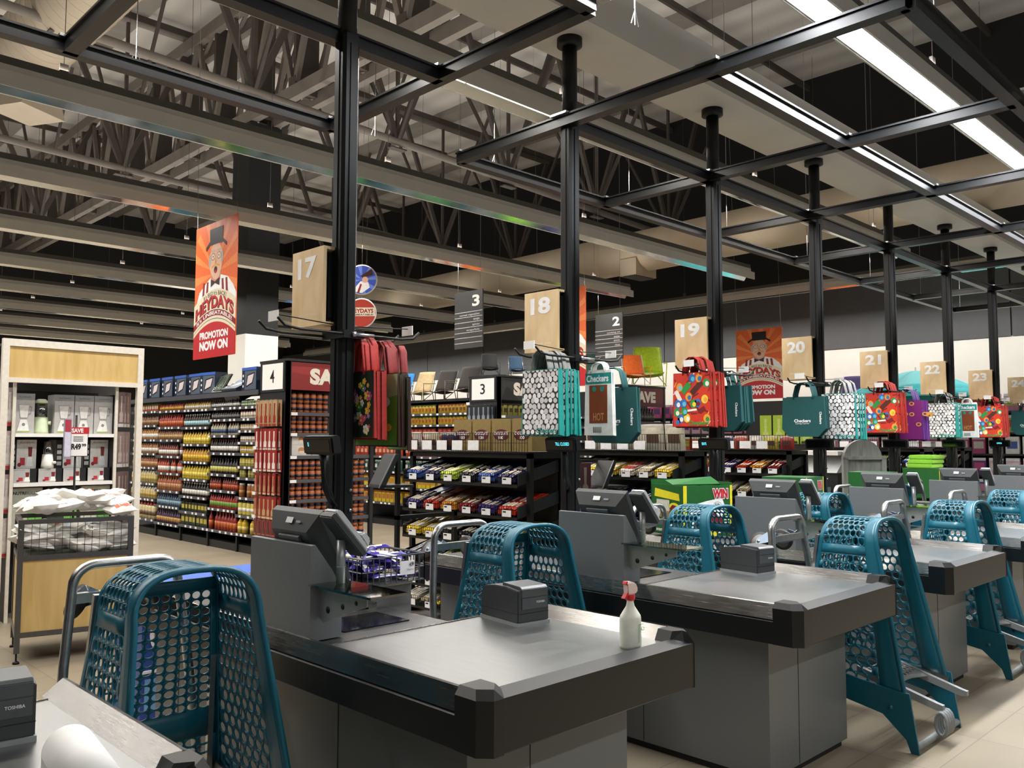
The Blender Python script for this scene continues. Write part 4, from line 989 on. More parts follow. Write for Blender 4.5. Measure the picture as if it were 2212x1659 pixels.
# hanging brushes beside the number 4 panel
HS = [(('hang', '#c9a878', '#b3261f', '#b3261f', .33, .10), 2.0, 'yellow wooden brush set pack'), (('hang', '#b3261f', '#efe9e0', '#d9d0c8', .27, .10), 1.64, 'red card pack with a white handle'),
      (('hang', '#b3261f', '#f2ece4', '#e8d9c8', .27, .10), 1.37, 'red card pack with a slim white brush'), (('hang', '#a8201c', '#c9a06a', '#e0c090', .27, .10), 1.08, 'red card pack with a wooden brush'),
      (('hang', '#a8201c', '#cfa56c', '#e0c090', .28, .11), .79, 'red card pack with a broad wooden brush'), (('hang', '#8f2a2a', '#5a3226', '#b0584a', .2, .10), .5, 'dark red multi brush pack')]
def pegs(x, specs, tail):
    for s, z, nm in specs:
        for k in range(5):
            for q in range(2):
                o = product(*s); o.location = (x-.02-.055*q, 10.12-.11*k+.03*q, z); o.rotation_euler = (0, 0, R.uniform(-.2, .2)); tag(o, nm+tail, 'hanging pack', nm+'s'+tail)
        b = MB(); b.box(x-.1, x-.098, 10.12, 10.2, z+.01, z+.05); o = b.build('price_ticket', TKT); tag(o, 'ticket of the '+nm+'s'+tail, 'price ticket')
        for k in range(5):
            b = MB(); b.cyl((x, 10.12-.11*k, z+.005), (x-.1, 10.12-.11*k, z+.005), .003, 4); o = b.build('peg_hook', CHR); tag(o, 'steel hook of the '+nm+'s'+tail, 'peg hook', 'peg hooks of the '+nm+'s'+tail)
pegs(5.478, HS, ', aisle four side strip')
# ------------------------------------------------------------------ aisle 3 and aisle 2 units
Z3 = [1.947, 1.76, 1.5, 1.22, .95, .68, .4]
un3 = shelf_unit('shelving_unit', 'black aisle 3 shelving with yellow and green soup pouches', 9.14, 10.43, 10.27, 20, 2.13, [(10.27, 11.15, Z3), (11.15, 12.05, Z3), (12.05, 12.95, Z3), (12.95, 13.9, Z3)])
b = MB(); b.box(9.14, 10.43, 10.27, 15, 2.14, 2.16); b.build('top_shelf', DK, un3)
endcap('end_display', 'aisle 3 end display with a charcoal SAVE board over yellow pouches', 9.14, 10.45, '3', SAVEB, [1.89, 1.67, 1.4, 1.1, .8, .5, .25])
for k, z in enumerate([1.89, 1.67, 1.4, 1.1, .8]):
    row(('bag', '#a9a13a', '#4a4a1e', '#3c3a22', .19, .105), 'x', 9.68, 9.2, 10.38, z+.001, 'olive yellow pouch in the %s shelf under the charcoal SAVE board' % ORD[k], 'pouch')
AL3 = [('bag', '#f0c41e', '#2f8a3a', '#d0551e', .15, .085), ('bag', '#e3b01e', '#d94a1e', '#7a4a1e', .15, .085)]
for k, z in enumerate(Z3):
    for j, (ya, yb) in enumerate(((10.3, 11.12), (11.18, 12.0), (12.08, 12.9), (12.98, 13.85))):
        sp = [AL3[1-j % 2], AL3[0], ('bag', '#d8401c', '#b52a14', '#f0b08a', .2, .11), ('bag', '#d8401c', '#b52a14', '#f0b08a', .2, .11), ('bag', '#1f6a55', '#efefe8', '#e8e0d0', .2, .1), ('box', '#f2cf1e', '#b8501e', '#d98a3a', .2, .1), ('box', '#efc81e', '#a8481e', '#c9703a', .2, .1)][k]
        row(sp, 'y', 9.22, ya, yb, z+.001, '%s %s in the %s row of aisle 3 bay %s' % (cname(sp[1]), {'bag': 'pouch', 'box': 'carton'}[sp[0]], ORD[k], 'ABCD'[j]), {'bag': 'pouch', 'box': 'carton'}[sp[0]])
pegs(9.128, [(('hang', '#23272b', '#8fa0b0', '#59626b', .27, .11), 2.05, 'black utensil pack'), (('hang', '#23272b', '#9aa8b4', '#59626b', .27, .11), 1.74, 'black long utensil pack'), (('hang', '#262a30', '#8fa0b0', '#59626b', .26, .11), 1.42, 'black lower utensil pack')], ', aisle three side strip')
un2 = shelf_unit('shelving_unit', 'black aisle 2 shelving behind the maroon SAVE board', 12.24, 13.52, 10.27, 20, 2.46, [(10.27, 11.2, Z3)])
endcap('end_display', 'aisle 2 end display with a maroon SAVE board over dark bottles', 12.24, 13.52, '2', SAVEM, [1.85, 1.5, 1.2, .9, .6, .3])
for k, z in enumerate([1.85, 1.5, 1.2]):
    row(('bottle', '#241d1a', '#2a1a16', '#5a5348', .25, .075), 'x', 9.68, 12.32, 13.3, z+.001, 'black bottle in the %s shelf under the maroon SAVE board' % ORD[k], 'bottle')

# ------------------------------------------------------------------ camping chairs on the shelf tops
def camp_chair(c1, c2, fr):
    t = thing('camping_chair', '', 'camping chair')
    b = MB(); b.grid(lambda u, v: (-.02-.07*math.sin(PI*u)+.18*v*1.0, (.5-u)*.42*(1-.12*v), .22+.40*v), 8, 8); b.build('backrest', c1, t, solid=.008)
    b = MB(); b.grid(lambda u, v: (-.40+.38*v, (.5-u)*.42, .20-.03*math.sin(PI*u)-.02*v+.0), 8, 4); b.build('seat', c2, t, solid=.008)
    for s in (-1, 1):
        b = MB(); b.tube([(-.40, s*.24, .0), (-.2, -s*.0+s*.1, .2), (.0, -s*.22, .22)], .007, 6); b.build('leg', fr, t)
        b = MB(); b.tube([(.05, s*.24, 0), (-.0, s*.22, .2), (.17, s*.2, .62)], .007, 6); b.build('back_pole', fr, t)
        b = MB(); b.tube([(-.38, s*.23, .0), (-.36, s*.25, .34), (.03, s*.24, .36)], .008, 6); b.build('armrest', c2, t)
    b = MB(); b.tube([(-.40, -.24, 0), (-.4, .24, 0)], .006, 6); b.build('cross_tube', fr, t); return t
FRB = mat('black_chair_frame', '#1c1c1e', .4)
def ch(name, c1, c2, fr, loc, rz, lab, s=1):
    t = camp_chair(mat('canvas_'+name, c1, .8, 0, .12, 25, .08), mat('canvas2_'+name, c2, .8), fr); t.location = loc; t.rotation_euler = (0, 0, rz); t.scale = (s, s, s); t['label'] = lab
ch('sky', '#2a86d8', '#2a86d8', FRB, (9.55, 12.55, 2.16), .3, 'sky blue camping chair half hidden by the meadow print bag', .9)
ch('sand', '#b8a27a', '#d8c69a', FRB, (9.55, 11.95, 2.16), .3, 'sand beige camping chair on top of the aisle 3 shelves', .9)
ch('brown', '#2b2722', '#5a5040', FRB, (9.55, 11.35, 2.16), .3, 'black and brown camping chair next to the beige one', .9)
ch('brown2', '#2d2823', '#5f5544', FRB, (9.55, 10.75, 2.16), .3, 'black and brown camping chair nearest the number 3 panel', .95)
ch('black', '#151517', '#2a2a2c', FRB, (10.0, 10.35, 2.53), .9, 'black padded camping chair behind the number 3 panel', .6)
ch('navy', '#20405a', '#20405a', CHR, (10.35, 9.85, 2.53), 1.0, 'navy camping chair with white piping on the shelf top', .55)
ch('orange', '#e8932e', '#e8932e', CHR, (10.72, 9.45, 2.53), 1.0, 'orange and grey camping chair on the charcoal display', .6)
col.objects['camping_chair.006'].location = (10.3, 9.75, 2.525); col.objects['camping_chair.005'].location = (9.75, 9.8, 2.525); col.objects['camping_chair.004'].location = (9.35, 10.0, 2.525)
ch('orange2', '#e86a24', '#f0902c', mat('white_chair_tube', '#dcdcd8', .4), (12.85, 9.8, 2.525), .9, 'orange beach chair with a white frame above the maroon SAVE board', .95)
ch('lime', '#b9d62a', '#c4e02e', mat('lime_chair_tube', '#a8c828', .4), (13.5, 9.95, 2.525), .7, 'lime green camping chair above the maroon SAVE board', 1.3)
ch('dgreen', '#21443c', '#2a4a44', CHR, (12.2, 10.2, 2.525), 1.1, 'dark green camping chair above the number 2 panel', .95)

# ------------------------------------------------------------------ hanging banners and signs
SKIN = mat('print_skin', '#e2b49a', .5); SKIN2 = mat('print_skin_shade', '#c98a70', .5)
def banner(x, y0, y1, z0, z1, label):
    w, h = y1-y0, z1-z0; t = thing('promotion_banner', label, 'banner', (x, (y0+y1)/2, z1))
    b = MB(); b.box(0, .006, -w/2, w/2, -h, 0); b.build('card', ORG, t)
    a = Art((-.0008, w/2, -h), (0, -1, 0), (0, 0, 1)); U = lambda p: [(q[0]*w, q[1]*h) for q in p]
    a.rect(0, w, 0, h, ORG, .5)
    for k in range(9):
        an = math.radians(-20+25*k); c, s = math.cos(an), math.sin(an); c2, s2 = math.cos(an+.16), math.sin(an+.16); L = .62
        P = [(.5, .62), (min(1, max(0, .5+L*c)), min(1, .62+L*s*.7)), (min(1, max(0, .5+L*c2)), min(1, .62+L*s2*.7))]
        a.poly(U(P), ORG2, 1)
    a.poly(U([(.03, .38), (.12, .50), (.30, .565), (.42, .60), (.62, .60), (.80, .57), (.93, .50), (1, .44), (1, .34), (0, .30)]), WINK, 2)
    for u in (.2, .29, .70, .79): a.poly(U([(u-.02, .40), (u+.035, .40), (u+.055 if u < .5 else u+.0, .565), (u+.01 if u < .5 else u-.045, .565)]), DRED, 2.5)
    a.poly(U([(.40, .56), (.62, .56), (.64, .63), (.38, .63)]), SKIN2, 2.6)
    a.ell(.51*w, .715*h, .155*w, .135*h, SKIN, 3, 28); a.ell(.52*w, .63*h, .10*w, .06*h, SKIN, 3.1, 20)
    a.ell(.36*w, .72*h, .03*w, .05*h, mat('print_grey_hair', '#b0a8a0', .5), 3.2, 12); a.ell(.655*w, .73*h, .03*w, .05*h, mat('print_grey_hair', '#b0a8a0', .5), 3.2, 12)
    for u in (.44, .58):
        a.ell(u*w, .745*h, .052*w, .028*h, INK, 3.5, 18); a.ell(u*w, .745*h, .046*w, .0245*h, SKIN, 3.7, 18); a.ell(u*w, .745*h, .022*w, .012*h, WINK, 3.9, 12); a.ell(u*w, .745*h, .011*w, .009*h, INK, 4.1, 10)
        a.rect((u-.04)*w, (u+.04)*w, .782*h, .79*h, mat('print_grey_hair', '#b0a8a0', .5), 3.8)
    a.poly(U([(.50, .74), (.535, .70), (.525, .69), (.485, .69)]), SKIN2, 4)
    a.poly(U([(.40, .672), (.51, .692), (.62, .672), (.60, .66), (.51, .678), (.42, .66)]), mat('print_sandy_beard', '#d8a24a', .5), 4.1)
    a.ell(.51*w, .643*h, .04*w, .026*h, mat('print_mouth', '#3a1210', .5), 4.2, 16); a.ell(.51*w, .63*h, .022*w, .01*h, RED, 4.4, 10)
    a.poly(U([(.27, .80), (.35, .835), (.67, .835), (.75, .80), (.76, .825), (.67, .862), (.35, .862), (.26, .825)]), INK, 4.6); a.poly(U([(.36, .845), (.66, .845), (.67, .955), (.35, .955)]), INK, 4.7)
    a.poly(U([(.40, .52), (.50, .545), (.61, .52), (.61, .58), (.50, .557), (.40, .58)]), mat('print_bow_tie', '#3a1a1e', .5), 4.8)
    arc = lambda u: .10*h*(1-(2*u/w-1)**2)
    strip = lambda v0, v1, m_, l: a.poly([(w*k/12, v0*h+arc(w*k/12)) for k in range(13)]+[(w*k/12, v1*h+arc(w*k/12)) for k in range(12, -1, -1)], m_, l)
    strip(.16, .40, CREAM, 5); a.text("It's BIG! It's BACK!", w*.24, w*.78, .375*h, .408*h, INK, 6, .01, lambda u: arc(u)-.02*h)
    a.text('HEYDAYS', w*.05, w*.96, .262*h, .355*h, INK, 5.8, .05, lambda u: arc(u)-.005*h); a.text('HEYDAYS', w*.04, w*.95, .267*h, .36*h, RED, 6.6, .03, lambda u: arc(u)-.005*h)
    strip(.205, .25, DRED, 5.5); a.text("It's UNBEATABLE!", w*.08, w*.92, .213*h, .243*h, WINK, 6.5, .02, arc)
    strip(.182, .186, INK, 5.6); a.poly([(0, 0), (w, 0), (w, .16*h)]+[(w*k/12, .16*h+arc(w*k/12)) for k in range(11, 0, -1)]+[(0, .16*h)], RED, 5.3)
    a.text('PROMOTION', w*.16, w*.84, .14*h, .195*h, WINK, 6.8, .05); a.text('NOW ON', w*.16, w*.84, .055*h, .125*h, WINK, 6.8, .06)
    a.build('printed_picture', t)
    b = MB()
    for s in (-1, 1): b.cyl((0, s*w*.48, 0), (0, s*w*.48+.15, ZR-z1), .002, 4)
    b.build('hanging_wire', CHR, t)
banner(4.0, 8.0, 8.95, 2.355, 3.78, 'orange HEYDAYS banner with a man in a black hat, leftmost and largest')
banner(9.15, 7.81, 8.76, 2.27, 3.69, 'orange HEYDAYS banner mostly hidden behind the lane eighteen sign')
banner(14.2, 7.50, 8.43, 2.27, 3.56, 'orange HEYDAYS banner between the lane nineteen and lane twenty signs')
def disc(y, x, z, r, kind, label):
    t = thing('round_hanging_sign', label, 'round sign', (x, y, z), PI/4); b = MB(); b.tube([(0, 0, 0), (.008, 0, 0)], r, 40); b.build('card', WHTP, t)
    a = Art((-.001, 0, 0), (0, -1, 0), (0, 0, 1)); rr = r*.93
    if kind:
        a.ell(0, 0, rr, rr, mat('disc_blue', '#3a58c0', .5), 1, 36)
        for k in range(8): an = k*PI/4; a.poly([(0, 0), (rr*math.cos(an), rr*math.sin(an)), (rr*math.cos(an+.3), rr*math.sin(an+.3))], mat('disc_light_blue', '#6f8ae0', .5), 1.5)
        a.poly([(-.02, .05), (.12, .14), (.14, .06), (.0, .03)], colm('#4a2c22'), 2.5); a.ell(.04, 0, .04, .04, SKIN, 3, 12); a.poly([(-.12, -.15), (-.02, -.02), (.08, -.03), (.1, -.1), (0, -.17)], WINK, 2.7); a.poly([(-.06, -.16), (-.02, -.05), (0, -.06), (-.03, -.165)], DRED, 3.2)
    else:
        a.ell(0, 0, rr, rr, colm('#a8321e'), 1, 36); a.poly([(-rr*.97, -.04), (rr*.97, -.04), (rr*.94, .07), (-rr*.94, .07)], CREAM, 2)
        a.text('HEYDAYS', -rr*.8, rr*.85, -.0, .055, DRED, 3, .04); a.text('UNBEATABLE!', -rr*.7, rr*.85, -.032, -.01, INK, 3, .03)
    a.build('printed_picture', t); b = MB(); b.cyl((0, 0, r), (0, 0, ZR-z if kind else r+.06), .002, 4); b.build('hanging_wire', CHR, t)
disc(9, 6.19, 3.53, .195, 1, 'blue round sign with a megaphone, upper of the two beside the post')
disc(9, 6.19, 3.105, .19, 0, 'red round HEYDAYS sign, lower of the two beside the post')
def aisle_sign(x, y0, y1, z0, z1, num, lines, label):
    t = thing('aisle_sign', label, 'aisle sign', (x, (y0+y1)/2, z1)); w, h = y1-y0, z1-z0
    b = MB(); b.box(0, .02, -w/2, w/2, -h, 0); b.build('board', mat('charcoal_sign_board', '#3a3a3a', .5), t)
    a = Art((-.001, w/2, -h), (0, -1, 0), (0, 0, 1)); G = mat('sign_white', '#d9d6d0', .5)
    a.text(num, w*.64, w*.9, h*.72, h*.92, G, 2, .03)
    for k in range(7): a.rect(0, w, h*(.63-.09*k), h*(.63-.09*k)+.006, G, 1)
    for k, l in enumerate(lines): a.text(l, w*.9-len(l)*w*.042, w*.9, h*(.63-.09*(k+1))+h*.02, h*(.63-.09*(k+1))+h*.06, G, 2, .0)
    a.build('lettering', t)
    b = MB()
    for s in (-.4, .4): b.cyl((.01, s*w, 0), (.01, s*w, ZR-z1), .003, 4)
    b.build('hanging_wire', CHR, t)
aisle_sign(8.0, 8.71, 9.30, 2.80, 3.61, '3', ['canned vegetables', 'soups', 'spices', 'wraps/foils'], 'charcoal hanging sign for aisle three listing canned vegetables and soups')
aisle_sign(11.3, 8.84, 9.43, 2.87, 3.65, '2', ['cooking oil', 'maize', 'pasta', 'rice'], 'charcoal hanging sign for aisle two listing cooking oil and pasta')

# ------------------------------------------------------------------ candy racks
WIRE = mat('black_wire', '#141414', .4)
BARC = ['#2a2350', '#d8902e', '#e0b93a', '#2f4fa0', '#c9341f', '#e6c31e', '#191720', '#3a2a70', '#c0b090', '#b8d038', '#8f2330', '#e8e0d0']
CB = {}
def candy_bar(c):
    if c in CB: return dup(CB[c])
    b = MB(); b.grid(lambda u, v: (.15*(u-.5), .032*(v-.5), .016*math.sin(PI*v)**.5*(1 if .06 < u < .94 else .25)), 8, 4); b.grid(lambda u, v: (.15*(u-.5), .032*(.5-v), -.002), 1, 1)
    b.m = 1; b.grid(lambda u, v: (.08*(u-.5), .024*(v-.5), .0165*math.sin(PI*(.12+.76*v))**.5), 3, 4)
    CB[c] = b.build('chocolate_bar', [colm(c, .25), colm('#efe6d0' if c != '#e8e0d0' else '#b8302a', .3)]); return CB[c]
PILE = MB()
def rack(x, y0, y1, label, which, loose, tiers=(1.25, 1.0, .77, .55, .37, .18), top=True):
    t = thing('candy_rack', label, 'candy rack', (x, y0, 0)); L = y1-y0
    b = MB()
    b.box(.36, .39, .02, L-.02, .1, 1.36); b.build('peg_back', DK, t)
    for yy in (0, L-.04):
        b = MB(); b.box(.0, .04, yy, yy+.04, 0, 1.4); b.box(.36, .40, yy, yy+.04, 0, 1.4); b.box(0, .40, yy, yy+.04, .0, .06); b.box(0, .4, yy, yy+.04, 1.36, 1.4); b.build('upright', BLK, t)
    b = MB(); b.box(0, .04, 0, L, 1.36, 1.4); b.box(.36, .4, 0, L, 1.36, 1.4); b.build('top_bar', BLK, t)
    nb = 6
    for ti, z in enumerate(tiers):
        b = MB(); b.quad((-.10, .04, z-.1), (-.10, L-.04, z-.1), (.34, L-.04, z+.04), (.34, .04, z+.04)); b.box(-.105, -.1, .04, L-.04, z-.11, z-.09)
        b.build('tier_tray', DK, t, solid=.006)
        for yy in (.03, L-.04):
            b = MB(); b.prism([(-.10, z-.1), (.36, z-.0), (.36, z+.1), (-.10, z-.01)], 'y', yy, yy+.008); b.build('side_wing', DK, t)
        for k in range(nb):
            ya = .05+(L-.1)*k/nb+.01; yb = .05+(L-.1)*(k+1)/nb-.01; b = MB()
            for q in range(9): yy = ya+(yb-ya)*q/8; b.bar((-.115, yy, z-.09), (-.12, yy, z-.005), .003)
            for zz in (z-.09, z-.05, z-.005): b.bar((-.118, ya, zz), (-.118, yb, zz), .0035)
            for yy in (ya, yb): b.bar((-.118, yy, z-.005), (.3, yy, z+.09), .0035)
            b.m = 1; b.box(-.128, -.126, ya+.02, ya+.12, z-.085, z-.035); b.m = 2; b.box(-.1285, -.128, ya+.075, ya+.11, z-.055, z-.043)
            b.build('wire_basket', [WIRE, TKT, INK], t)
            c = BARC[(which*5+ti*4+k*3) % 12]
            if ti == 2: c = ['#e6c31e', '#191720', '#191720', '#191720', '#e6c31e', '#e6c31e'][k] if which == 0 else c
            W_ = yb-ya; n_ = max(2, int(W_/.036))
            if loose and ti < (3 if which == 0 else 1):
                for m_ in range(n_*2):
                    o = candy_bar(c); cc = m_ % n_; lv = m_//n_
                    o.location = (x-.03+.12*lv+R.uniform(-.01, .01), y0+ya+.02+(W_-.04)*(cc+.5)/n_, z-.035+.028*lv+R.uniform(0, .012)+.02); o.rotation_euler = (R.uniform(-.15, .15), -.3, R.uniform(-.12, .12))
                    tag(o, '%s chocolate bar, %s tier, basket %s from the right, %s' % (cname(c), ORD[ti], ('one', 'two', 'three', 'four', 'five', 'six')[k], loose), 'chocolate bar', '%s bars, %s tier basket %s, %s' % (cname(c), ORD[ti], 'abcdef'[k], loose))
                o = MB().box(x-.09, x+.3, y0+ya+.01, y0+yb-.01, 0, .03)
                o.v = [(p[0], p[1], z-.075+(p[0]-x+.1)*.3+p[2]) for p in o.v]; o = o.build('bar_carton', colm(c)); o.parent = t; o.matrix_parent_inverse = Matrix.Translation((-x, -y0, 0))
            else:
                nn = max(3, int((yb-ya)/.028))
                for m_ in range(nn*2):
                    PILE.M = Matrix.Translation((x-.04+.15*(m_//nn)+R.uniform(-.01, .01), y0+ya+.015+(yb-ya-.03)*((m_ % nn)+.5)/nn, z-.02+.04*(m_//nn)+R.uniform(0, .015))) @ Matrix.Rotation(-.3, 4, 'Y') @ Matrix.Rotation(R.uniform(-.1, .1), 4, 'Z')
                    PILE.m = BARC.index(c); PILE.box(-.075, .075, -.012, .012, 0, .016)
                    PILE.m = 12; PILE.box(-.035, .035, -.009, .009, .016, .0165)
    if top:
        b = MB()
        for q in range(int(L/.03)): b.bar((-.03, .03*q, 1.41), (-.03, .03*q, 1.56), .003)
        for zz in (1.41, 1.48, 1.56): b.bar((-.03, 0, zz), (-.03, L, zz), .004); b.bar((.42, 0, zz), (.42, L, zz), .004)
        for yy in (0, L): b.bar((-.03, yy, 1.56), (.42, yy, 1.56), .004); b.bar((-.03, yy, 1.41), (.42, yy, 1.41), .004)
        b.box(-.03, .42, 0, L, 1.402, 1.41)
        b.m = 1
        for q in range(5): b.box(-.04, -.037, L-.15-.2*q, L-.02-.2*q, 1.42, 1.50)
        b.build('top_basket', [WIRE, TKT], t)
    return t
rack(4.75, 4.62, 6.12, 'black candy rack left of the lane eighteen post', 0, 'nearest rack')
rack(6.50, 4.42, 5.75, 'black candy rack behind the lane eighteen till', 1, 'second rack')
rack(8.30, 4.32, 5.5, 'black candy rack behind the lane nineteen post', 2, '', (1.25, 1.0, .77, .5))
rack(12.05, 4.35, 5.7, 'black candy rack behind the lane twenty-one post', 3, '', (1.25, 1.0, .7))
rack(13.8, 4.4, 5.6, 'black candy rack behind the lane twenty-two post', 4, '', (1.25, 1.0, .7))
o = PILE.build('chocolate_bars', [colm(c, .3) for c in BARC]+[colm('#efe6d0')]); tag(o, 'rest of the wrapped chocolate bars filling the lower and farther candy racks', 'chocolate bars', None, 'stuff')
# goods in the top baskets: golden choc boxes and pouches
def popbox(k): 
    t = thing('chocolate_treat_box', '', 'box'); b = MB(); b.box(0, .16, -.11, .11, 0, .26); b.build('carton', colm('#8f7a4a'), t)
    a = Art((-.001, .11, 0), (0, -1, 0), (0, 0, 1)); a.ell(.11, .13, .09, .045, colm('#5a1f22'), 1, 20); a.text('CHOCOLATE', .03, .19, .13, .155, WINK, 2, .03); a.text('100', .08, .14, .095, .12, WINK, 2, .03); a.build('box_print', t); return t
pb = popbox(0)
for k in range(4):
    o = pb if k == 0 else dup(pb); o.location = (4.78, 4.74+.235*k, 1.415); o['label'] = ['gold brown CHOCOLATE box at the right end of the nearest rack top', 'second gold brown CHOCOLATE box on the nearest rack top', 'third gold brown CHOCOLATE box on the nearest rack top', 'fourth gold brown box on the nearest rack top, beside the pouches'][k]
for k in range(5):
    o = product('bag', ['#2a2350', '#2a2350', '#d9c9a8', '#e8ddc8', '#efe6da'][k], '#e8e0d0', '#6a3a2a', .16, .13); o.location = (4.78+.03*(k % 2), 5.55+.12*k-.0, 1.415); o.rotation_euler = (0, -.2, 0)
    tag(o, ['navy', 'navy', 'tan', 'cream', 'pale cream'][k]+' treat pouch on the nearest rack top, %s from the boxes' % ['first', 'second', 'third', 'fourth', 'fifth'][k], 'pouch')
for k in range(5):
    o = product('bag', '#e6dcc2', '#f0e8d8', '#6a4a3a', .24, .22); o.location = (6.55, 4.52+.24*k, 1.415); o.rotation_euler = (0, -.1, R.uniform(-.2, .2))
    tag(o, 'cream bag with a snail print on the second candy rack top', 'snack bag', 'cream bags with a snail print')
for k in range(6):
    o = product('bag', ['#b52a24', '#d9c23a', '#e8e0d0', '#c9341f', '#3a2a70', '#e0b93a'][k], '#e8e0d0', '#5a2a24', .15, .16); o.location = (8.4, 4.4+.18*k, 1.41)
    tag(o, ['red', 'yellow', 'pale', 'scarlet', 'violet', 'gold'][k]+' snack bag on top of the third candy rack', 'snack bag')
# hanging goods and folded papers between the racks
for k in range(6):
    o = product('hang', '#4a1f2a', '#8a7a6a', '#d8cfc8', .34, .11); o.location = (5.35+.11*k, 5.05, 1.30); o.rotation_euler = (0, 0, PI/2-.5); tag(o, 'maroon long pack hanging on the hooks right of the nearest rack', 'hanging pack', 'maroon long packs')
for k in range(4):
    o = product('hang', '#6fa0d8', '#e88a9a', '#2a56b8', .34, .1); o.location = (5.95+.11*k, 5.2, .92); o.rotation_euler = (0, 0, PI/2-.5); tag(o, 'blue and pink ice pop pack hanging low by the lane eighteen post', 'hanging pack', 'blue and pink ice pop packs')
t = thing('peg_stand', 'slim black stand that carries the maroon packs', 'display stand', (5.3, 5.1, 0)); b = MB(); b.box(0, .03, 0, .03, 0, 1.34); b.box(1.0, 1.03, 0, .03, 0, 1.34); b.build('upright', BLK, t); b = MB(); b.box(0, 1.03, 0, .03, 1.30, 1.33); b.box(0, 1.03, 0, .03, .92, .94); b.box(0, 1.03, -.0, .2, .0, .04); b.build('cross_bar', BLK, t)
t = thing('newspaper_stand', 'low wire stand of folded newspapers between the first two candy racks', 'newspaper stand', (5.35, 4.7, 0)); b = MB()
for q in range(8): b.bar((.0+.08*q, 0, .1), (.0+.08*q, 0, .8), .004)
b.box(0, .58, 0, .3, .5, .51); b.box(0, .58, 0, .3, .08, .09); b.build('wire_frame', WIRE, t)
for k in range(8):
    b = MB(); b.box(5.37+.0*k, 5.9, 4.72, 4.98, .512+.018*k, .526+.018*k); b.m = 1; b.box(5.39, 5.88, 4.719, 4.72, .514+.018*k, .52+.018*k); o = b.build('newspaper', [colm('#cfc9bd'), colm('#6a6660')]); tag(o, 'folded newspaper in the pile by the first candy rack', 'newspaper', 'folded newspapers')
# tilted black leaflet holders left of the nearest rack
def holder(x, y, z, l):
    t = thing('leaflet_holder', l, 'leaflet holder', (x, y, z), -.3); b = MB(); b.prism([(-.1, -.14), (.02, .1), (.05, .1), (-.06, -.14)], 'y', -.13, .13); b.prism([(-.1, -.14), (.16, -.14), (.16, -.12), (-.09, -.12)], 'y', -.13, .13); b.build('tray', DK, t); b = MB(); b.bar((-.105, -.13, -.14), (.015, -.13, .105), .006); b.build('edge_strip', CHR, t)
holder(3.75, 5.1, 1.30, 'tilted black leaflet holder left of the nearest candy rack'); holder(6.05, 4.95, 1.22, 'tilted black leaflet holder behind the lane eighteen post')
t = thing('queue_rail', 'thin black queue rail left of the nearest candy rack', 'rail', (3.82, 5.07, 0)); b = MB()
for xx in (0, .55): b.box(xx, xx+.03, 0, .03, 0, 1.5 if xx == 0 else .95)
b.box(0, .58, 0, .03, .92, .95); b.box(-.9, .03, 0, .03, .6, .63); b.build('frame', BLK, t)

# ------------------------------------------------------------------ ordinary trolley half seen behind the racks
t = thing('upright_trolley', 'teal trolley standing upright between the first two candy racks', 'shopping trolley', (5.78, 6.15, 0), .5)
b = MB(); b.grid(lambda u, v: (-.28+.56*u, -.45, .55+.45*v), 8, 6); b.grid(lambda u, v: (-.28, -.45+.95*u, .6+(.3+.1*u)*v), 10, 6); b.grid(lambda u, v: (.28, -.45+.95*u, .6+(.3+.1*u)*v), 10, 6); b.grid(lambda u, v: (-.28+.56*u, -.45+.95*v, .57), 6, 8)
b.build('basket', cells('teal_mesh_plastic', ['#136f86', '#0f6378'], 26, '#08303a', .1), t, solid=.012)
b = MB(); b.tube([(-.3, .5, 1.02), (.3, .5, 1.02)], .02, 10); b.build('handle', TEAL, t)
for sx in (-1, 1):
    b = MB(); b.tube([(sx*.26, .45, .6), (sx*.26, .4, .15), (sx*.24, -.4, .12)], .014, 8); b.build('chassis_tube', CHR, t)
    for yy in (.38, -.38): b = MB(); b.cyl((sx*.25-.012, yy, .06), (sx*.25+.012, yy, .06), .06, 20); b.build('wheel', RUB, t)
# ================================================================== display cabinet with blenders at the left
PLY = wood('honey_veneer', '#caa865', '#d8b878', (5, 5, .8), .45); IVO = mat('ivory_frame', '#e2dbd0', .5)
t = thing('display_cabinet', 'white framed display cabinet with a honey wood header and blender boxes', 'display cabinet', (0, 0, 0)); CX0, CX1, CY = 1.93, 3.07, 7.9
for x in (CX0, CX1-.05): b = MB(); b.box(x, x+.05, CY, CY+.05, 0, 2.33); b.build('post', IVO, t)
b = MB(); b.box(CX0+.05, CX1-.05, CY, CY+.05, 2.27, 2.33); b.box(CX0+.05, CX1-.05, CY, CY+.05, 1.97, 2.01); b.build('header_frame', IVO, t)
b = MB(); b.box(CX0+.05, CX1-.05, CY+.015, CY+.035, 2.01, 2.27); b.build('header_panel', PLY, t)
b = MB(); b.box(CX0, CX1, CY+.62, CY+.64, 0, 2.33); b.box(CX0+.05, CX1-.05, CY+.06, CY+.62, 2.29, 2.31); b.build('back_panel', mat('cabinet_grey_back', '#4a4a49', .6), t)
for x in (2.045, 2.865): b = MB(); b.box(x-.012, x+.012, CY+.06, CY+.08, 0, 1.97); b.m = 1; b.box(x-.01, x+.01, CY+.08, CY+.6, 0, 1.9); b.build('inner_panel', [IVO, DK], t)
b = MB(); b.box(2.057, 2.853, CY+.06, CY+.6, .3, 1.5); b.build('inner_back', mat('cabinet_black_lining', '#161616', .6), t) if 0 else None
b = MB(); b.box(2.057, 2.853, CY+.5, CY+.52, 0, 1.93); b.build('lining', mat('cabinet_black_lining', '#1b1b1b', .6), t)
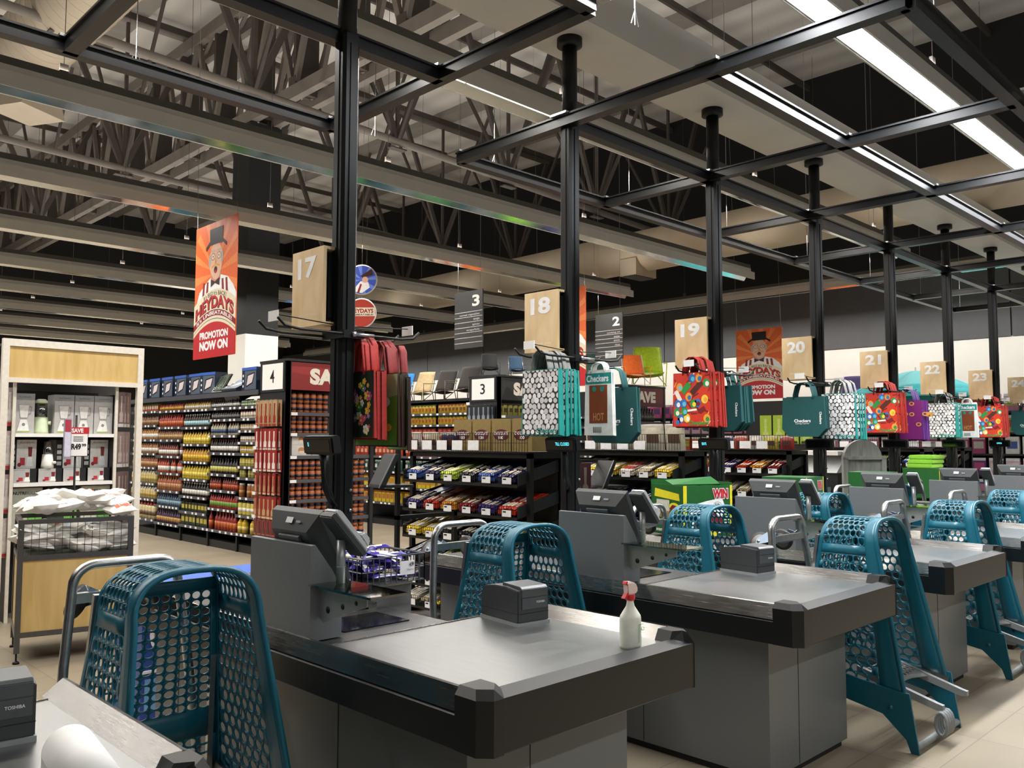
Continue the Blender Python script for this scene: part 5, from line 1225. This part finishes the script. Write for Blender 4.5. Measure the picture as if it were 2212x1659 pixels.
for z in (1.55, 1.135, .70): b = MB(); b.box(2.057, 2.853, CY+.08, CY+.5, z-.012, z); b.m = 1; b.box(2.06, 2.85, CY+.06, CY+.08, z-.03, z+.0); b.build('shelf', [IVO, WHTP], t)
GB = mat('box_light_grey', '#b9b8b6', .5); GB2 = mat('box_top_grey', '#8f8f8f', .5)
def blender_box(w, h, kind):
    t = thing('blender_box', '', 'boxed appliance'); b = MB(); b.box(-w/2, w/2, 0, .2, 0, h); b.build('carton', GB if kind < 2 else mat('box_black', '#1d1d1f', .45), t)
    a = Art((-w/2, -.001, 0), (1, 0, 0), (0, 0, 1)); G1 = colm('#dcdad6'); G2 = colm('#8a8a88')
    if kind == 0:
        a.rect(0, w, h*.84, h, GB2, 1); a.text('PLATINUM', w*.22, w*.78, h*.89, h*.93, colm('#444444'), 2)
        a.poly([(w*.2, h*.72), (w*.75, h*.72), (w*.66, h*.38), (w*.3, h*.38)], G2, 2); a.poly([(w*.22, h*.71), (w*.73, h*.71), (w*.645, h*.39), (w*.315, h*.39)], G1, 3); a.poly([(w*.74, h*.68), (w*.86, h*.68), (w*.82, h*.48), (w*.70, h*.46), (w*.70, h*.49), (w*.79, h*.51), (w*.82, h*.65), (w*.74, h*.65)], G2, 2)
        a.poly([(w*.32, h*.34), (w*.64, h*.34), (w*.76, h*.06), (w*.16, h*.06)], colm('#efeeea'), 2); a.ell(w*.47, h*.22, w*.08, h*.04, G2, 3, 14); a.poly([(w*.14, h*.06), (w*.78, h*.06), (w*.76, h*.035), (w*.18, h*.035)], colm('#a8c84a'), 3)
    else:
        s = .28 if kind == 1 else .0; a.rect(w*s if kind == 1 else 0, w if kind == 1 else w*.72, 0, h, G1 if kind == 1 else GB, 1)
        if kind == 1:
            a.rect(0, w*.28, 0, h, INK, 1)
            for k in range(4): a.rect(w*.05, w*.22, h*(.1+.2*k), h*(.23+.2*k), GB, 2)
        a.text('PLATINUM', w*.4 if kind == 1 else w*.08, w*.9 if kind == 1 else w*.5, h*.88, h*.93, colm('#444444'), 2)
        c = w*(.75 if kind == 1 else .6); a.poly([(c-w*.06, h*.75), (c+w*.1, h*.75), (c+w*.08, h*.42), (c-w*.04, h*.42)], colm('#7a2a2a'), 3); a.poly([(c-w*.07, h*.4), (c+w*.1, h*.4), (c+w*.14, h*.08), (c-w*.12, h*.08)], WINK, 3); a.rect(c-w*.34, c-w*.16, h*.12, h*.38, colm('#b8323a'), 3); a.ell(c-w*.36, h*.14, w*.07, h*.07, colm('#8a1f2a'), 4, 12)
    a.build('box_print', t); return t
B1 = blender_box(.155, .335, 0)
for k, x in enumerate((2.137, 2.449, 2.611, 2.773)):
    o = B1 if k == 0 else dup(B1); o.location = (x, CY+.12, 1.551); o['label'] = ['tall grey blender box left of the standing blender', 'tall grey blender box just right of the standing blender', 'tall grey blender box, second from the right on the upper shelf', 'tall grey blender box at the right end of the upper shelf'][k]
B2 = blender_box(.21, .245, 1)
for k, x in enumerate((2.157, 2.575, 2.79 - .045)):
    o = B2 if k == 0 else dup(B2); o.location = (x+(.0 if k < 2 else 0), CY+.2, 1.251); o['label'] = ['black and grey smoothie maker box at the left of the middle shelf', 'black and grey smoothie maker box behind the price sign', 'black and grey smoothie maker box at the right of the middle shelf'][k]
    if k == 1: o.location.x = 2.52
B3 = blender_box(.185, .115, 2)
for k, x in enumerate((2.155, 2.355, 2.55, 2.75)):
    o = B3 if k == 0 else dup(B3); o.location = (x, CY+.12, 1.136); o['label'] = ['first from the left', 'second from the left', 'third from the left', 'rightmost'][k]+' low flat appliance box on the middle shelf'
def nbox(x, m, lab):
    t = thing('nutrition_blender_box', lab, 'boxed appliance', (x, CY+.12, .701)); b = MB(); b.box(-.12, .12, 0, .2, 0, .39); b.build('carton', m, t)
    a = Art((-.12, -.001, 0), (1, 0, 0), (0, 0, 1)); a.text('NUTRI', .015, .11, .335, .362, INK, 2, .03); a.text('BULLET', .113, .225, .335, .362, colm('#555555'), 2); a.rect(.13, .235, .0, .22, colm('#6fb85a'), 1); a.ell(.11, .28, .03, .025, colm('#6a4a2a'), 2, 12); a.build('box_print', t)
nbox(2.18, colm('#b9bcae'), 'pale NUTRIBULLET box low at the left behind the bin'); nbox(2.46, colm('#38423a'), 'dark green NUTRIBULLET box low in the middle'); nbox(2.73, colm('#c9ccbe'), 'pale NUTRIBULLET box low at the right behind the bin')
# bare appliances
LG = mat('pale_lime_plastic', '#d8e6c4', .35); SMK = glass('smoked_jug', '#6a6a6a', .05, .3)
t = thing('jug_blender', 'pale lime jug blender with a smoked jug on the upper shelf', 'blender', (2.288, CY+.2, 1.551))
b = MB(); b.lathe([(.062, 0), (.06, .02), (.055, .13), (.05, .14)], 20); b.build('base', LG, t); b = MB(); b.lathe([(.035, .14), (.045, .17), (.048, .26)], 20); b.build('jug', SMK, t); b = MB(); b.lathe([(.05, .26), (.05, .28), (.03, .295)], 20); b.build('lid', LG, t); b = MB(); b.cyl((.05, -.03, .09), (.068, -.04, .09), .016, 12); b.build('knob', LG, t)
t = thing('smoothie_maker', 'white smoothie maker on the middle shelf', 'blender', (2.34, CY+.16, 1.252)); b = MB(); b.lathe([(.05, 0), (.048, .03), (.04, .12)], 20); b.build('base', WHT, t); b = MB(); b.lathe([(.035, .12), (.038, .14), (.03, .23)], 20); b.build('cup', SMK, t); b = MB(); b.cyl((.03, -.03, .05), (.05, -.05, .05), .012, 10); b.build('dial', WHT, t)
# hanging packs in the cabinet's side strips
for k in range(4):
    for j in range(3):
        o = product('hang', ['#d8b8bc', '#e0c8c8', '#c9a8ac', '#e3d0d0'][k], '#efe9e6', '#d0302a', .32, .09); o.location = (1.99-.02*j+.03, CY+.1+.12*j, 1.93-.36*k); o.rotation_euler = (0, 0, PI/2); tag(o, 'clear pack with a red header hanging in the left strip of the white cabinet', 'hanging pack', 'clear red headed packs in the left strip')
        o = product('hang', ['#8a6a64', '#9a8078', '#7a5f58', '#a08a84'][k], '#c0aca6', '#e0d8d4', .32, .06); o.location = (2.91+.045*j, CY+.08+.05*j, 1.93-.36*k); o.rotation_euler = (0, 0, PI/2); tag(o, 'pinkish brown pack hanging in the right strip of the white cabinet', 'hanging pack', 'pinkish brown packs in the right strip')
# price stand in front of the cabinet
t = thing('price_stand', 'black stand with a SAVE price card and a slanted leaflet holder', 'price sign', (2.40, 7.55, 0), .0)
b = MB(); b.cyl((0, 0, 0), (0, 0, 1.7), .009, 10); b.box(-.15, .15, -.15, .15, 0, .01); b.build('pole', BLK, t)
b = MB(); b.box(-.075, .09, -.02, -.01, 1.36, 1.60); b.build('card_frame', BLK, t)
a = Art((-.07, -.021, 1.365), (1, 0, 0), (0, 0, 1)); a.rect(0, .155, 0, .18, WHTP, 1); a.rect(-.01, .165, .18, .235, RED, 1); a.text('SAVE', .03, .12, .19, .225, WINK, 2, .04); a.text('R49', .03, .105, .05, .10, INK, 2, .05); a.text('99', .11, .145, .075, .10, INK, 2, .04)
for k in range(3): a.rect(.045, .12, .12+.016*k, .126+.016*k, INK, 2)
a.build('price_card', t)
b = MB(); b.box(-.105, -.05, -.05, -.03, 1.34, 1.67); b.m = 1; b.box(-.1, -.055, -.052, -.05, 1.36, 1.56); b.m = 2; b.box(-.1, -.055, -.052, -.05, 1.56, 1.66); b.build('leaflet_holder', [mat('clear_grey_plastic', '#a0a0b4', .2), colm('#d5d2e6'), colm('#b03a4a')], t)

# ------------------------------------------------------------------ mesh bin with bread rolls in white bags
t = thing('promotion_bin', 'steel framed bin with honey wood sides and mesh top full of white bags', 'bin', (1.715, 6.47, 0), -.22); BW, BD = .72, .60
GM = mat('grey_bin_steel', '#5c5a57', .4, .5)
for x in (0, BW-.035):
    for y in (0, BD-.035):
        b = MB(); b.box(x, x+.035, y, y+.035, .07, .955); b.build('corner_post', GM, t); b = MB(); b.cyl((x+.017, y+.017, 0), (x+.017, y+.017, .07), .006, 8); b.lathe([(.022, 0), (.02, .012), (.008, .02)], 12, (x+.017, y+.017, 0)); b.build('levelling_foot', BLK, t)
for z0, z1 in ((.925, .955), (.68, .715), (.17, .205)):
    b = MB(); b.box(.035, BW-.035, 0, .03, z0, z1); b.box(.035, BW-.035, BD-.03, BD, z0, z1); b.box(0, .03, .035, BD-.035, z0, z1); b.box(BW-.03, BW, .035, BD-.035, z0, z1); b.build('rail', GM, t)
b = MB(); b.box(.035, BW-.035, .008, .022, .205, .68); b.box(.008, .022, .035, BD-.035, .205, .68); b.box(BW-.022, BW-.008, .035, BD-.035, .205, .68); b.box(.035, BW-.035, BD-.022, BD-.008, .205, .68); b.build('wood_panel', PLY, t)
b = MB()
for k in range(15): x = .035+(BW-.07)*k/14; b.bar((x, .012, .715), (x, .012, .925), .003); b.bar((x, BD-.012, .715), (x, BD-.012, .925), .003)
for k in range(12): y = .035+(BD-.07)*k/11; b.bar((.012, y, .715), (.012, y, .925), .003); b.bar((BW-.012, y, .715), (BW-.012, y, .925), .003)
for z in (.77, .82, .87): b.bar((.035, .012, z), (BW-.035, .012, z), .003); b.bar((.012, .035, z), (.012, BD-.035, z), .003)
b.build('wire_mesh', WIRE, t)
b = MB(); b.box(.02, BW-.02, .02, BD-.02, .69, .70); b.build('bin_floor', GM, t)
q = random.Random(5); PB0 = None; PB1 = None
def pillow(c1, c2, txt):
    q_ = random.Random(len(txt)); 
    def f(u, v, s=1):
        bx = math.sin(PI*u)**.45*math.sin(PI*v)**.5; return (.21*(u-.5)*(1-.05*math.sin(6*v)), .13*(v-.5), s*.042*bx+.006*math.sin(17*u+5*v)*bx)
    b = MB(); b.grid(f, 14, 10); b.grid(lambda u, v: f(1-u, v, -1), 14, 10)
    b.m = 1; b.grid(lambda u, v: tuple(p+(.0012 if i == 2 else 0) for i, p in enumerate(f(.2+.6*u, .2+.25*v))), 6, 4)
    o = b.build('bread_bag', [mat('white_crinkled_film', '#efece4', .3, 0, .05, 20, .3), colm(c2)]); return o
PBs = [pillow('w', '#d8603a', 'sweet chilli'), pillow('w', '#e6dfd2', 'rolls'), pillow('w', '#b9d0dc', 'blue')]
seen = [False]*3
for k in range(84):
    i = [0, 1, 1, 2][k % 4] if k < 40 else [0, 1, 1, 1, 0][k % 5]
    o = PBs[i] if not seen[i] else dup(PBs[i]); seen[i] = True
    lx = q.uniform(.07, BW-.07); ly = q.uniform(.07, BD-.07)
    if k < 40:
        z = q.uniform(.735, .90)
        if k % 2: ly = q.uniform(.08, .13)
    else: z = .965+.10*math.cos((lx-BW/2)*2.6)*math.cos((ly-BD/2)*2.6)+q.uniform(-.03, .045)
    c, s = math.cos(-.22), math.sin(-.22); o.location = (1.715+lx*c-ly*s, 6.47+lx*s+ly*c, z); o.rotation_euler = (q.uniform(-.45, .45), q.uniform(-.35, .35), q.uniform(0, 6.28) if k >= 40 else q.uniform(-.3, .3))
    if k == 1: o.rotation_euler.z = .2
    tp = 'heaped on top of' if k >= 40 else 'seen through the mesh of'; nm = ['white bread bag with an orange red print', 'plain white crinkled bread bag', 'white bread bag with a pale blue print'][i]
    tag(o, '%s %s the mesh bin' % (nm, tp), 'bread bag', nm+'s '+tp.split()[0]+' the bin')

# ------------------------------------------------------------------ basket of chocolate on the lane 17 counter, belt things
t = thing('wire_basket', 'grey wire basket of violet chocolate bars with a price card on the lane seventeen counter', 'basket', (2.30, 3.32, .876), 0)
GW = mat('grey_wire', '#5a5c62', .35, .5); b = MB(); w_, d_, h_ = .34, .5, .115
for k in range(12): x = -w_/2+w_*k/11; b.bar((x, -d_/2, 0), (x, -d_/2, h_), .0035); b.bar((x, d_/2, 0), (x, d_/2, h_), .0035)
for k in range(16): y = -d_/2+d_*k/15; b.bar((-w_/2, y, 0), (-w_/2, y, h_), .0035); b.bar((w_/2, y, 0), (w_/2, y, h_), .0035); b.bar((-w_/2, y, 0), (w_/2, y, 0), .0035)
for z in (0, h_*.5, h_):
    b.tube([(-w_/2, -d_/2, z), (w_/2, -d_/2, z), (w_/2, d_/2, z), (-w_/2, d_/2, z)], .003 if z < h_ else .005, 4, closed=True)
b.build('wire_cage', GW, t)
b = MB(); b.box(-.03+.06, .11, -d_/2-.006, -d_/2-.004, .03, .09); b.build('price_card', TKT, t)
a = Art((.035, -d_/2-.0065, .035), (1, 0, 0), (0, 0, 1)); a.text('4.99', .045, .07, .03, .048, INK, 1, .03); a.text('Wispa bar', .03, .07, .012, .02, INK, 1, .0); a.build('price_lettering', t)
for k in range(60):
    o = candy_bar(['#2f2a80', '#3a2f90', '#4a3aa0'][k % 3]); o.location = (2.30+R.uniform(-.1, .1), 3.32+R.uniform(-.2, .2), .885+.1*(k/60)+R.uniform(0, .01)); o.rotation_euler = (R.uniform(-.3, .3), R.uniform(-.2, .2), R.uniform(0, 3.1))
    tag(o, 'violet wrapped chocolate bar in the wire basket on the lane seventeen counter', 'chocolate bar', 'violet bars in the counter basket')
# printed drinks cooler between the lanes, seen through the nearest trolley
t = thing('ice_cream_chest', 'blue chest with a red and white round print, seen through the nearest trolley', 'freezer chest', (1.86, 4.70, 0)); b = MB(); b.box(0, .95, 0, .36, 0, .69); b.build('cabinet', mat('chest_blue', '#2a4a9a', .35), t)
b = MB(); b.box(-.01, .96, -.01, .37, .69, .71); b.m = 1; b.box(.03, .92, .02, .34, .71, .72); b.m = 0; b.box(0, .95, -.008, 0, .25, .265); b.build('lid_frame', [WHT, mat('blue_plastic_bar', '#1f5fd0', .35)], t); b = MB(); b.box(.02, .48, -.004, 0, .05, .22); b.build('grille', mat('chest_light_blue', '#6fa3d6', .4), t)
a = Art((.0, -.0015, 0), (1, 0, 0), (0, 0, 1)); a.ell(.15, .45, .11, .12, WINK, 2, 28); a.ell(.15, .45, .085, .095, RED, 3, 24)
for k in range(3): a.rect(.09+.045*k, .11+.045*k, .40, .51, WINK, 4)
a.build('round_print', t)

# ------------------------------------------------------------------ prize box, freezer, booth, umbrella, far right
t = thing('prize_box', 'green and yellow cardboard WIN competition box with a red car picture', 'competition box', (5.40, 3.60, .822), -.38, rx=-.0, ry=.0); GRB = mat('prize_green', '#22602a', .4); YEL = mat('prize_yellow', '#e6d92e', .4)
w_, d_, h_ = .42, .42, .36; b = MB()
b.box(-w_/2, w_/2, -d_/2, -d_/2+.008, 0, h_); b.box(-w_/2, w_/2, d_/2-.008, d_/2, 0, h_+.03); b.box(-w_/2, -w_/2+.008, -d_/2, d_/2, 0, h_); b.box(w_/2-.008, w_/2, -d_/2, d_/2, 0, h_+.02); b.box(-w_/2, w_/2, -d_/2, d_/2, 0, .008); b.build('carton', GRB, t)
b = MB(); b.add([(-w_/2, -.08, h_), (w_/2, -.08, h_+.0), (w_/2-.02, .02, h_+.05), (-w_/2, .02, h_+.03)], [(0, 1, 2, 3)]); b.build('carry_flap', mat('prize_light_green', '#23602a', .45), t, solid=.006)
a = Art((-w_/2, -d_/2-.001, 0), (1, 0, 0), (0, 0, 1)); a.rect(0, .03, 0, h_, YEL, 1); a.rect(w_-.02, w_, 0, h_, YEL, 1); a.poly([(.06, .02), (.33, .02), (.33, .06), (.31, .1), (.36, .2), (.33, .27), (.2, .25), (.06, .22)], WINK, 2)
a.text('WIN', .245, .385, .26, .34, WINK, 3.4, .12); a.text('WIN', .25, .38, .265, .335, RED, 4, .06); a.ell(.29, .225, .032, .017, INK, 3, 20); a.ell(.29, .225, .029, .0145, WINK, 3.4, 20); a.text('KIA', .27, .31, .218, .232, INK, 4, .04)
a.poly([(.08, .06), (.10, .10), (.15, .12), (.19, .165), (.27, .165), (.31, .13), (.33, .12), (.33, .08), (.28, .06), (.12, .045)], colm('#7a1f22'), 4); a.poly([(.16, .12), (.195, .155), (.26, .155), (.28, .125)], colm('#3a3f44'), 5); a.ell(.13, .06, .02, .022, INK, 5, 14); a.ell(.28, .07, .02, .022, INK, 5, 14)
a.poly([(.08, .0), (.28, .0), (.28, .045), (.1, .04)], YEL, 5.5)
for k in range(5): a.rect(.07, .2-.02*k, .19-.016*k, .194-.016*k, colm('#8a8a88'), 3); 
for k in range(7): a.rect(.345, .39, .03+.02*k, .036+.02*k, WINK, 3)
a.build('front_print', t)
a = Art((-w_/2-.001, d_/2, 0), (0, -1, 0), (0, 0, 1)); a.poly([(.05, .27), (.38, .25), (.37, .3), (.06, .33)], YEL, 1); a.rect(.08, .25, .17, .25, colm('#c9c9bd'), 2); a.rect(.08, .25, .12, .17, colm('#8a7a4a'), 2); a.ell(.31, .2, .07, .035, YEL, 2, 16); a.poly([(.25, .19), (.29, .22), (.36, .21), (.37, .18), (.27, .17)], colm('#7a1f22'), 3)
for k in range(5): a.rect(.08+.06*k, .115+.06*k, .065, .1, [WINK, colm('#4a7ab8'), colm('#d8a06a'), WINK, colm('#b8403a')][k], 2)
a.text('Fantastic Mini Groceries', .06, .38, .02, .045, WINK, 2, .01); a.build('side_print', t)
def winbox(x, y, z, l, rz=.0):
    t = thing('prize_box', l, 'competition box', (x, y, z), rz); b = MB(); b.box(-.21, .21, -.2, .2, 0, .34); b.build('carton', GRB, t); a = Art((-.21, -.201, 0), (1, 0, 0), (0, 0, 1)); a.rect(0, .02, 0, .34, YEL, 1); a.rect(.4, .42, 0, .34, YEL, 1); a.text('WIN', .26, .38, .22, .31, WINK, 2, .1); a.text('WIN', .265, .375, .225, .305, RED, 3, .05); a.poly([(.06, .05), (.34, .04), (.35, .2), (.05, .19)], WINK, 2); a.poly([(.1, .07), (.14, .13), (.26, .14), (.31, .09), (.2, .05)], colm('#7a1f22'), 3); a.build('front_print', t)
winbox(7.25, 3.75, .842, 'green WIN box behind the lane nineteen till', .1); winbox(8.98, 3.75, .842, 'green WIN box beside the grey booth behind the lane twenty till', .2); winbox(10.72, 3.85, .842, 'green WIN box under the lime tubs', .1)
for k in range(3): o = MB().box(-.2, .2, -.14, .14, 0, .05).build('lime_tub', mat('lime_lid_plastic', '#8cc440', .35), loc=(10.72+.03*k, 3.85, 1.184+.052*k), bevel=.01); tag(o, ['lowest', 'middle', 'topmost'][k]+' lime plastic tub stacked on the green box', 'plastic tub')
t = thing('drinks_fridge', 'black open fridge with a white top rail behind the lane twenty post', 'fridge', (10.0, 4.6, 0)); b = MB(); b.box(0, .7, 0, .9, 0, 1.12); b.build('cabinet', DK, t); b = MB(); b.box(-.02, .72, -.02, .92, 1.33, 1.38); b.build('top_rail', WHT, t); b = MB(); b.prism([(-.02, 1.12), (.25, 1.33), (.7, 1.33), (.7, 1.12)], 'y', 0, .9); b.build('curved_glass', mat('lit_fridge_glass', '#cfd4d6', .12), t)
for z in (.5, .75): b = MB(); b.box(-.012, 0, .08, .82, z, z+.2); b.build('door_window', mat('fridge_bottle_view_%d' % (z*100), ['#8fa8b0', '#5a6a70'][z > .6], .1), t)
t = thing('service_booth', 'grey wooden booth with an arched top behind the lane twenty post', 'booth', (10.32, 4.42, 0), -PI/4+.4); GWD = wood('grey_limed_wood', '#7f7f7c', '#9a9a96', (6, 6, 1), .6); b = MB(); b.prism([(-.3, 0), (.3, 0), (.3, 1.3)]+[(.3*math.cos(a*PI/10), 1.3+.22*math.sin(a*PI/10)) for a in range(1, 10)]+[(-.3, 1.3)], 'y', 0, .04); b.build('arched_panel', GWD, t)
b = MB(); b.box(-.34, .34, -.03, 0, 1.28, 1.32); b.box(-.34, -.27, -.03, 0, 0, 1.3); b.box(.27, .34, -.03, 0, 0, 1.3); b.build('moulding', GWD, t)
# umbrella
t = thing('beach_umbrella', 'turquoise beach umbrella spread in front of the cream wall', 'umbrella', (14.6, 5.35, 0)); rr = .95; b = MB()
for k in range(8):
    a0, a1 = k*PI/4, (k+1)*PI/4
    b.grid(lambda u, v: ((lambda r, an: (r*math.cos(an), r*math.sin(an), 2.66-.36*(r/rr)**1.5+.03*math.sin(PI*u)*(r/rr)))(rr*v, a0+(a1-a0)*u)), 4, 6)
    b.grid(lambda u, v: (rr*math.cos(a0+(a1-a0)*u), rr*math.sin(a0+(a1-a0)*u), 2.30+.03*math.sin(PI*u)-(.10+.03*math.sin(PI*u))*v), 4, 1)
b.build('canopy', mat('turquoise_canvas', '#4fc6cc', .6), t, solid=.006); b = MB(); b.cyl((0, 0, 0), (0, 0, 2.72), .016, 10); b.build('pole', WHT, t); b = MB(); b.cyl((0, 0, 0), (0, 0, .12), .2, 20); b.build('base', BLK, t)
# toy and picnic shelving along the cream wall
Z5 = [2.0, 1.65, 1.3, .95, .6]
t = thing('shelving_unit', 'black shelving with pink and purple goods along the cream wall', 'shelving', (0, 0, 0)); b = MB(); b.box(16.0, 16.05, 3.5, 12, 0, 2.1); b.build('back_panel', DK, t)
for z in Z5: b = MB(); b.box(15.5, 16.0, 3.5, 12, z-.03, z); b.build('shelf', DK, t)
pal = ['#e88ab0', '#f2c2d4', '#6a3a9a', '#b8d83a', '#e85a3a', '#3a62c0', '#f0efe8', '#d84a8a']
for k, z in enumerate(Z5):
    y = 3.6; j = 0
    while y < 11.8:
        c = pal[(k*3+j//4) % 8]; d = .22; o = product('box', c, '#ffffff', pal[(k+j//4+3) % 8], .28, .2); o.location = (15.56, y+.12, z+.001); tag(o, '%s toned packet in the %s row along the cream wall' % (cname(c), ORD[k]), 'packet', '%s packets, %s row of the cream wall shelving' % (cname(c), ORD[k])); y += .25; j += 1
ch('purple', '#2a1a4a', '#4a2a8a', mat('purple_chair_tube', '#6a3ac0', .4), (15.75, 6.9, 2.1), .2, 'purple camping chair on the wall shelving left of the umbrella', 1.0)
t = thing('picnic_case', 'blue picnic case with a printed picture above the purple chair', 'case', (15.6, 6.55, 2.05)); b = MB(); b.box(0, .3, -.3, .3, 0, .42); b.build('shell', mat('case_blue', '#3a8ac8', .4), t, bevel=.02); a = Art((-.001, .25, .05), (0, -1, 0), (0, 0, 1)); a.ell(.3, .1, .16, .1, SKIN, 1, 16); a.build('printed_picture', t)
for k in range(5):
    o = product('hang', '#b9dc2e', '#d8ee7a', '#3a3a3a', .5, .22); o.location = (13.75, 7.6-.25*k, 1.95); tag(o, 'lime packed vest hanging below the third banner', 'hanging pack', 'lime packs below the third banner')
t = thing('peg_wall', 'black peg panel carrying the lime packs', 'display panel', (13.77, 6.4, 0)); b = MB(); b.box(0, .03, 0, 1.6, 0, 2.2); b.build('panel', DK, t)
t = thing('folding_floor_sign', 'yellow folding floor sign standing near the right edge', 'floor sign', (12.9, 3.0, .76), .6); b = MB(); b.prism([(-.14, 0), (-.12, 0), (.0, .56), (-.01, .58)], 'y', -.13, .13); b.prism([(.14, 0), (.12, 0), (.0, .56), (.01, .58)], 'y', -.13, .13); b.build('board', mat('yellow_sign_plastic', '#f0dc1e', .4), t)
o = t
for k in range(4): o = MB().box(-.16, .16, -.1, .1, 0, .06).build('blue_crate', mat('royal_blue_plastic', '#2a3ab0', .4), loc=(12.3, 3.35, .81+.062*k), bevel=.01); tag(o, ['lowest', 'second', 'third', 'topmost'][k]+' royal blue tray in the small pile at the lane twenty-three till', 'tray')
